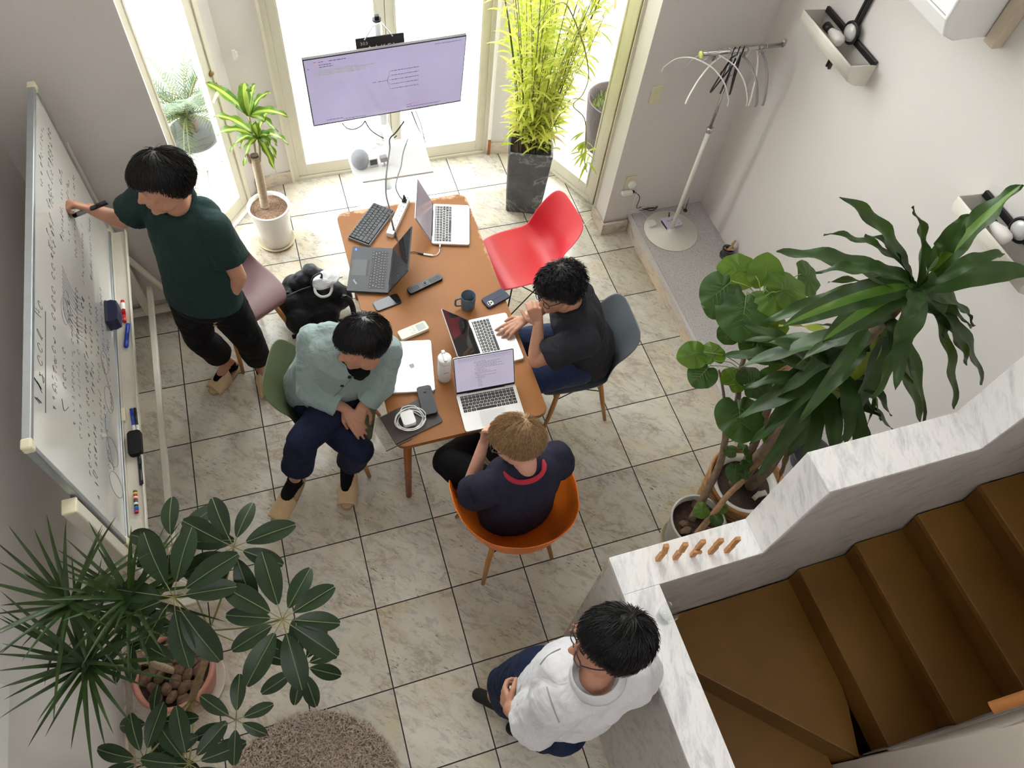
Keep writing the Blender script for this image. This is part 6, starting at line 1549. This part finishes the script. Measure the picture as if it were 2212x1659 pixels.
t=NT('thin_white_plastic'); t.P('Base Color',srgb(236,238,240)); t.P('Roughness',.35); t.bump(t.noise(t.obj(),40,3,.6,1.5),.9,.01)
tr=t.n('ShaderNodeBsdfTranslucent'); tr.inputs[0].default_value=(.9,.92,.94,1); mx=t.n('ShaderNodeMixShader'); mx.inputs[0].default_value=.3; t.t.links.new(t.b.outputs[0],mx.inputs[1]); t.t.links.new(tr.outputs[0],mx.inputs[2]); t.t.links.new(mx.outputs[0],t.o.inputs[0]); m_pl=t.m
b=B(); c=A(700,605,.37); b.ell(c,(.080,.062,.032),None,28)
for v in b.bm.verts: v.co+=V((0,0,1))*.02*NZ.noise(v.co*22)+(v.co-c)*.35*NZ.noise(v.co*14+V((3,1,2)))
b.build('bag_body',m_pl,pb)
b=B(); b.tube(catmull([A(680,618,.37),A(682,632,.36),A(695,641,.345),A(712,636,.345),A(717,618,.36),A(712,606,.38)],6),.009,6,flat=.3); b.build('bag_handle',m_pl,pb)
b=B(); b.tube(catmull([A(715,610,.38),A(727,600,.37),A(728,590,.36)],6),[.012,.02,.024,.025,.024,.02,.018,.016,.013,.01,.009,.008,.006],8,flat=.3); b.build('bag_corner',m_pl,pb)
# ================================================================ coat rack
m_rk=mat('rack_white',(228,226,218),.35,var=.02); m_chr=mat('chrome',(200,200,202),.12,.95,var=.02)
cr=empty('coat_rack',(3.305,-.035,.1405),0,'white and chrome T-shaped coat stand with a round base on the ledge','coat rack')
B().lathe([(0,0),(.187,0),(.190,.003),(.188,.006),(.03,.010),(.026,.02),(.018,.032),(0,.034)],n=56).build('base',m_rk,cr)
B().tube([(0,0,.03),(0,0,.86)],.0135,20).build('pole',m_rk,cr)
B().tube([(0,0,.855),(0,0,.89)],.0165,20).box((.012,-.008,.865),(.028,.008,.885),bev=.003).build('clamp',m_chr,cr)
B().tube([(0,0,.88),(0,0,1.40)],.0095,20).build('upper_pole',m_chr,cr)
L0=aty(1514,96,-.035)-V(cr.location); L1=aty(1686,70,-.035)-V(cr.location); zb_=1.405; L0.z=L1.z=zb_; L0.x=-.235; L1.x=.27
B().tube([L0,L1],.0125,18).build('top_bar',m_chr,cr)
B().lathe([(0,-.004),(.019,-.004),(.019,.004),(0,.004)],n=24,mt=M.Translation(L0)@M.Rotation(PI/2,4,'Y')).build('end_disc',mat('lime_disc',(206,222,120),.4,var=0),cr)
B().tube([L1+V((-.004,0,0)),L1,L1+V((.004,0,.03))],[.015,.015,.010],14).build('end_knob',m_chr,cr)
bar=V(cr.location)+V((0,0,zb_))
def hanger(kind,x,ang,label,cat='clothes hanger'):
    e=empty('clothes_hanger',(bar.x+x,bar.y,bar.z),math.radians(ang),label,cat,'clothes hangers on the coat stand')
    r=.0142
    m=m_blk if kind=='black' else (m_whp if kind=='white' else mat('hanger_grey',(150,150,152),.4,var=.03))
    th=.0035 if kind=='black' else .0016
    hk=[V((0,r*math.cos(a)*1.15,r*math.sin(a)*1.15+.001)) for a in [math.radians(d) for d in (-50,-20,10,45,80,110,145,175)]]
    hk+= [V((0,-.012,-.02)),V((0,0,-.035)),V((0,0,-.05))]
    B().tube(catmull(hk,3),th,6).build('hook',m if kind=='black' else m_chr,e)
    b=B()
    if kind=='black':
        for s in(-1,1): b.tube(catmull([(0,0,-.048),(0,s*.06,-.065),(0,s*.19,-.12),(0,s*.205,-.14),(0,s*.19,-.15)],4),.0042,8)
        b.tube([(0,-.19,-.15),(0,.19,-.15)],.0042,8); b.tube([(0,-.05,-.15),(0,-.035,-.075),(0,.035,-.075),(0,.05,-.15)],.003,6)
        for s in(-1,1): b.tube(catmull([(0,s*.10,-.078),(0,s*.11,-.066),(0,s*.125,-.072)],4),.003,6)
    else:
        th2=.0048 if kind=='white' else .008
        for s in(-1,1): b.tube(catmull([(0,0,-.048),(0,s*.07,-.056),(0,s*.15,-.10),(0,s*.205,-.175),(0,s*.215,-.215)],5),th2,8,flat=.6)
    b.build('shoulders',m,e); return e
for i,(k,x,a,lb) in enumerate((('white',-.205,35,'slim white clothes hanger at the lime-capped end of the coat stand bar'),('white',-.13,-58,'slim white clothes hanger turned along the bar beside the end one'),('white',-.065,25,'slim white clothes hanger just left of the black ones'),('black',-.035,-50,'black clothes hanger, leftmost of the three black ones'),('black',-.005,-42,'black clothes hanger, middle of the three black ones'),('black',.022,-34,'black clothes hanger, rightmost of the three black ones'),('grey',.045,8,'grey clothes hanger just right of the black ones'),('white',.13,-25,'white clothes hanger near the wall end of the bar'),('grey',.165,-12,'grey clothes hanger nearest the wall end of the bar'))): hanger(k,x,a,lb)
# ================================================================ ledge electronics
e=empty('router',(3.330,.018,.1505),math.radians(6),'pale lilac router box lying on the coat stand base','router')
e.location.z=.1505; 
B().prism(rrect(-.062,-.048,.062,.048,.006),0,.026,bev=.003).build('case',mat('router_lilac',(206,200,222),.4,var=.01),e,smooth=False)
B().box((-.0625,-.04,.004),(-.0618,.04,.02)).build('vent_side',m_blk,e); B().box((-.01,-.034,.026),(.012,-.031,.0263)).box((.028,-.032,.026),(.045,-.029,.0263)).build('slots',m_blk,e)
text('RVC-MD1',.014,m_blk,e,M.Translation((-.034,.008,.0262)))
B().tube([(.0,.045,.02),(.006,.065,.05)],[.005,.004],10).build('aerial_stub',m_blk,e)
e=empty('white_adapter',(3.182,.045,.1505),math.radians(5),'rounded white box lying on the coat stand base beside the router','adapter'); e.location=(*at(1407,483,.16).xy,.1475)
B().prism(rrect(-.03,-.028,.03,.028,.012),0.0,.020,bev=.005).build('case',mat('adapter_white',(222,222,216),.4,var=.01),e,smooth=False)
q=at(1480,455,.142); e=empty('antenna',(q.x,q.y,.1405),0,'little black stick antenna on a round foot near the wall corner','antenna')
B().lathe([(0,0),(.014,0),(.015,.008),(.006,.014),(0,.016)],n=20).build('foot',m_blk,e); B().tube([(0,0,.014),(.004,.012,.06),(.008,.02,.11)],[.003,.0022,.001],8).build('rod',m_blk,e)
cable('cable','black lead snaking from the wall corner bundle behind the router to the stick antenna',[at(1430,448,.145),at(1445,435,.146),at(1462,434,.146),at(1472,445,.146),at(1480,456,.146)],.0018,m_blk)
b=B(); pts=[]
c0=at(1398,448,.15)
for k in range(70):
    a=k*.55; pts.append(c0+V((.055*math.cos(a)*(1+.3*math.sin(k*.31))+.02*math.sin(k*.13),.032*math.sin(a)+.012*math.cos(k*.4),.004+.016*abs(math.sin(k*.7)))))
b.tube(catmull(pts,2),.0022,6); tag(b.build('cable_tangle',m_blk),'black cables bundled in a tangle on the ledge below the wall socket','cable')
b=B(); pts=[]; c0=at(1366,452,.20)
for k in range(8):
    a0=k*PI/4+.3
    for t in [j/8 for j in range(9)]: 
        L=.055*math.sin(PI*t); pts.append(c0+V((math.cos(a0)*L+.008*math.cos(a0+1.57)*math.sin(2*PI*t),-.02-.004*k%.01,math.sin(a0)*L*.7)))
pts+=[at(1385,458,.17),at(1400,472,.16)]
b.tube(catmull(pts,2),.0016,6); tag(b.build('cable_tangle',m_whp),'thin white cable tied in a bow hanging below the wall socket','cable')
# wall plates and plugs
e=empty('wall_switch',(3.010,YB-.0005,1.14),0,'cream switch plate on the wall left of the coat stand','switch')
B().box((-.036,-.006,-.06),(.036,0,.06),bev=.002).build('plate',m_cream,e); B().box((-.012,-.009,-.022),(.012,-.0062,.022),bev=.001).build('rocker',m_cream,e)
e=empty('wall_socket',(3.012,YB-.0005,.445),0,'cream socket plate low on the wall above the ledge corner','socket')
B().box((-.036,-.006,-.06),(.036,0,.06),bev=.002).build('plate',m_cream,e)
e=empty('round_plug',(3.018,YB-.008,.445),0,'round white plug in the wall socket with leads hanging down','plug')
B().lathe([(0,0),(.028,0),(.028,.022),(.022,.028),(0,.029)],n=28,mt=M.Rotation(PI/2,4,'X')).build('plug_body',m_whp,e)
e=empty('socket_splitter',(3.0,YB-.008,.375),0,'white socket splitter just below the round plug','plug')
B().box((-.04,-.03,-.014),(.035,0,.014),bev=.004).build('splitter_body',m_whp,e); B().box((.036,-.022,-.009),(.052,-.006,.009),bev=.003).build('black_plug',m_blk,e)
cable('cable','white flex from the splitter sagging past the pillar down to the floor',[V((2.96,.165,.375)),at(1330,405,.33),at(1315,430,.20),at(1303,455,.06),at(1280,470,.004),at(1240,505,.003)],.0035,m_whp)
cable('cable','black lead dropping from the splitter to the black tangle',[V((3.05,.165,.375)),V((3.09,.14,.34)),V((3.085,.13,.25)),at(1390,445,.165)],.0028,m_blk)
cable('cable','thin white lead dropping from the round plug to the white bow',[V((3.03,.155,.46)),V((3.065,.145,.42)),V((3.055,.14,.3)),at(1368,452,.20)],.0018,m_whp)
# door furniture
e=empty('door_lever',(0,0,0),0,'brass lever handle with a white pull on the left glass door','door handle')
d1=V((.545-.235,1.025-.645,0)).normalized(); n1=V((d1.y,-d1.x,0)); base=V((.235,.645,0))+d1*.455
b=B(); 
for z in(1.01,.93): b.lathe([(0,0),(.020,0),(.018,.006),(.010,.010),(.009,.03),(0,.031)],n=20,mt=frame(base+n1*.026+V((0,0,z)),d1,(0,0,1)))
m_brass=mat('aged_brass',(140,112,76),.35,.7,var=.1)
b=B(); b.lathe([(0,0),(.020,0),(.018,.006),(.012,.012),(0,.014)],n=20,mt=frame(base+n1*.026+V((0,0,1.04)),d1,(0,0,1))); b.build('key_rose',m_brass,e)
b=B(); b.lathe([(0,0),(.024,0),(.022,.008),(.012,.012),(.011,.045),(0,.046)],n=20,mt=frame(base+n1*.026+V((0,0,.96)),d1,(0,0,1))); b.build('rose',m_brass,e)
b=B(); p=base+n1*.068+V((0,0,.96)); b.tube([p,p-d1*.05+V((0,0,-.02)),p-d1*.09+V((0,0,-.045))],[.011,.012,.009],10,flat=.6); b.build('lever',m_cream,e)
e=empty('door_catch',(.690,1.108,1.06),.1,'small pale catch on the wall pier between the left and centre doors','catch')
B().box((-.012,-.012,-.03),(.012,0,.03),bev=.002).box((.004,-.022,-.01),(.02,-.006,.022),bev=.002).build('catch_body',m_white,e)
# ================================================================ wall lamps
m_lamp=mat('lamp_white_enamel',(226,222,212),.4,var=.02); m_bulb=mat('frosted_bulb',(232,230,226),.5,var=0)
def lamp(y0,z,label,L=.46):
    e=empty('wall_lamp',(XR-.0005,y0,z),0,label,'wall lamp')
    b=B()
    prof=[(-.155,.045),(-.150,.0),(-.125,-.045),(-.07,-.075),(-.002,-.085)]
    def fn(u,v):
        k=u*(len(prof)-1); i=min(int(k),len(prof)-2); f=k-i; x=prof[i][0]*(1-f)+prof[i+1][0]*f; zz=prof[i][1]*(1-f)+prof[i+1][1]*f
        return V((x,L/2-L*v,zz))
    b.grid(fn,13,2,smooth=True); b.build('reflector',m_lamp,e,solid=.004)
    for s in(-1,1):
        y=s*L/2; b=B(); b.prism([(x,z_) for x,z_ in prof]+[(-.002,.03)],-y-.002,-y+.002,mt=M(((1,0,0,0),(0,0,-1,0),(0,1,0,0),(0,0,0,1)))); b.build('end_cap',m_lamp,e)
    B().box((-.020,-L/2,.02),(-.004,L/2,.05),bev=.002).build('wall_rail',m_blk,e)
    b=B(); b.box((-.022,-.016,.05),(-.004,-.002,.50),bev=.002); b.build('conduit',m_blk,e); B().box((-.022,.002,.05),(-.004,.016,.50),bev=.002).build('conduit',m_blk,e)
    for yy in(-.014,.006): B().box((-.06,yy,-.14),(-.045,yy+.012,-.06),bev=.002).build('lower_prong',m_blk,e)
    B().lathe([(0,0),(.055,0),(.055,.012),(.046,.014),(.044,.006),(0,.005)],n=32,mt=M.Translation((-.022,-.01,.06))@M.Rotation(-PI/2,4,'Y')).build('round_mount',m_blk,e)
    B().lathe([(0,.006),(.043,.006),(.040,.018),(.018,.024),(0,.025)],n=32,mt=M.Translation((-.022,-.01,.06))@M.Rotation(-PI/2,4,'Y')).build('mount_cover',mat('mount_pale',(196,196,196),.4,.2,var=0),e)
    B().tube([(-.075,.12,.02),(-.075,.075,.02)],[.022,.020],16).build('bulb_socket',m_blk,e)
    B().lathe([(.016,0),(.020,.02),(.030,.05),(.030,.085),(.022,.10),(0,.105)],n=24,mt=M.Translation((-.075,.078,.02))@M.Rotation(PI/2,4,'X')).build('bulb',m_bulb,e)
    return e
lamp(-.405,1.80,'white trough wall lamp with a bare bulb beside the air conditioner')
lamp(-1.74,1.80,'white trough wall lamp half hidden behind the big dracaena leaf')
e=empty('air_conditioner',(XR-.0005,-.655,2.41),0,'white air conditioner box at the top right wall','air conditioner')
b=B(); b.prism([(0,-.13),(-.20,-.13),(-.265,-.10),(-.30,-.03),(-.30,.17),(-.27,.20),(0,.20)],-.435,.435,mt=M(((1,0,0,0),(0,0,-1,0),(0,1,0,0),(0,0,0,1))),bev=.008); b.build('housing',mat('ac_white',(236,236,236),.35,var=.01),e)
B().box((-.29,-.40,.201),(-.03,.40,.206)).build('top_grille',mat('ac_grille',(200,200,200),.5,var=.05),e)
B().box((-.3015,-.42,-.02),(-.3005,.42,-.016)).build('seam',mat('ac_seam',(170,170,170),.5,var=0),e)
e=empty('pipe_cover',(XR-.0005,-1.125,2.27),0,'beige pipe cover strip rising on the wall beside the air conditioner','pipe cover')
B().box((-.05,-.03,0),(0,.03,1.5),bev=.006).build('cover',mat('beige_duct',(200,186,166),.5,var=.03),e)
# ================================================================ things on the parapet
m_blkw=wood('pine_block',(200,150,98),(166,112,66),.6,40,(4,4,1))
zt=1.2075
names=['leftmost','second from the left','middle','fourth from the left','rightmost']
for i,(ub,vb,ut,vt) in enumerate(((1421,1209,1449,1180),(1458,1206,1487,1174),(1495,1200,1528,1170),(1534,1194,1559,1166),(1569,1191,1597,1164))):
    q=at(ub,vb,zt); e=empty('wooden_peg',(q.x,q.y,zt),math.radians(-15),'small bent wooden peg block standing on the parapet, %s of five'%names[i],'wooden block','wooden peg blocks on the parapet')
    k=[.006,.004,-.002,-.002,.0][i]
    B().box((-.010,-.008,0),(.010,.008,.074),mt=M.Rotation(math.radians([0,-2,0,0,0][i]),4,'Y'),bev=.0015).build('lower_block',m_blkw,e)
    B().box((-.0095,-.0075,-.0),(.0095,.0075,[.078,.080,.080,.064,.064][i]),mt=M.Translation((k,.002,.0745))@M.Rotation(math.radians([-9,-4,0,2,0][i]),4,'Y'),bev=.0015).build('upper_block',m_blkw,e)
    if i==2: B().box((-.020,-.018,.066),(.012,-.0085,.084),bev=.0015).build('cross_piece',m_blkw,e)
t=NT('tumbler_glass'); t.P('Base Color',(1,1,1,1)); t.P('Roughness',.02); t.P('Transmission Weight',1.0); t.P('IOR',1.45); m_tum=t.m
q=at(1433,1335,zt); e=empty('drinking_glass',(q.x,q.y,zt+.0003),0,'clear drinking glass standing on the marble parapet beside the person in white','glass')
B().lathe([(0,0),(.026,0),(.029,.004),(.037,.085),(.0355,.086),(.0275,.012),(0,.010)],n=40).build('tumbler',glassmat('tumbler_glass_thin',(.96,.97,.97)),e)
# poster on the left wall
e=empty('wall_notice',(XL+.0005,-2.62,.95),0,'white printed sheet on the left wall at the bottom left corner','poster')
b=B(); b.box((0,-.40,.235),(.004,.364,.90)); b.mi=1
for i in range(9):
    for j in range(3): b.box((.0041,.30-.012*rs.random()-j*.08,.80-i*.06),(.0043,.24-j*.08,.808-i*.06))
b.build('sheet',[m_whp,m_td],e)
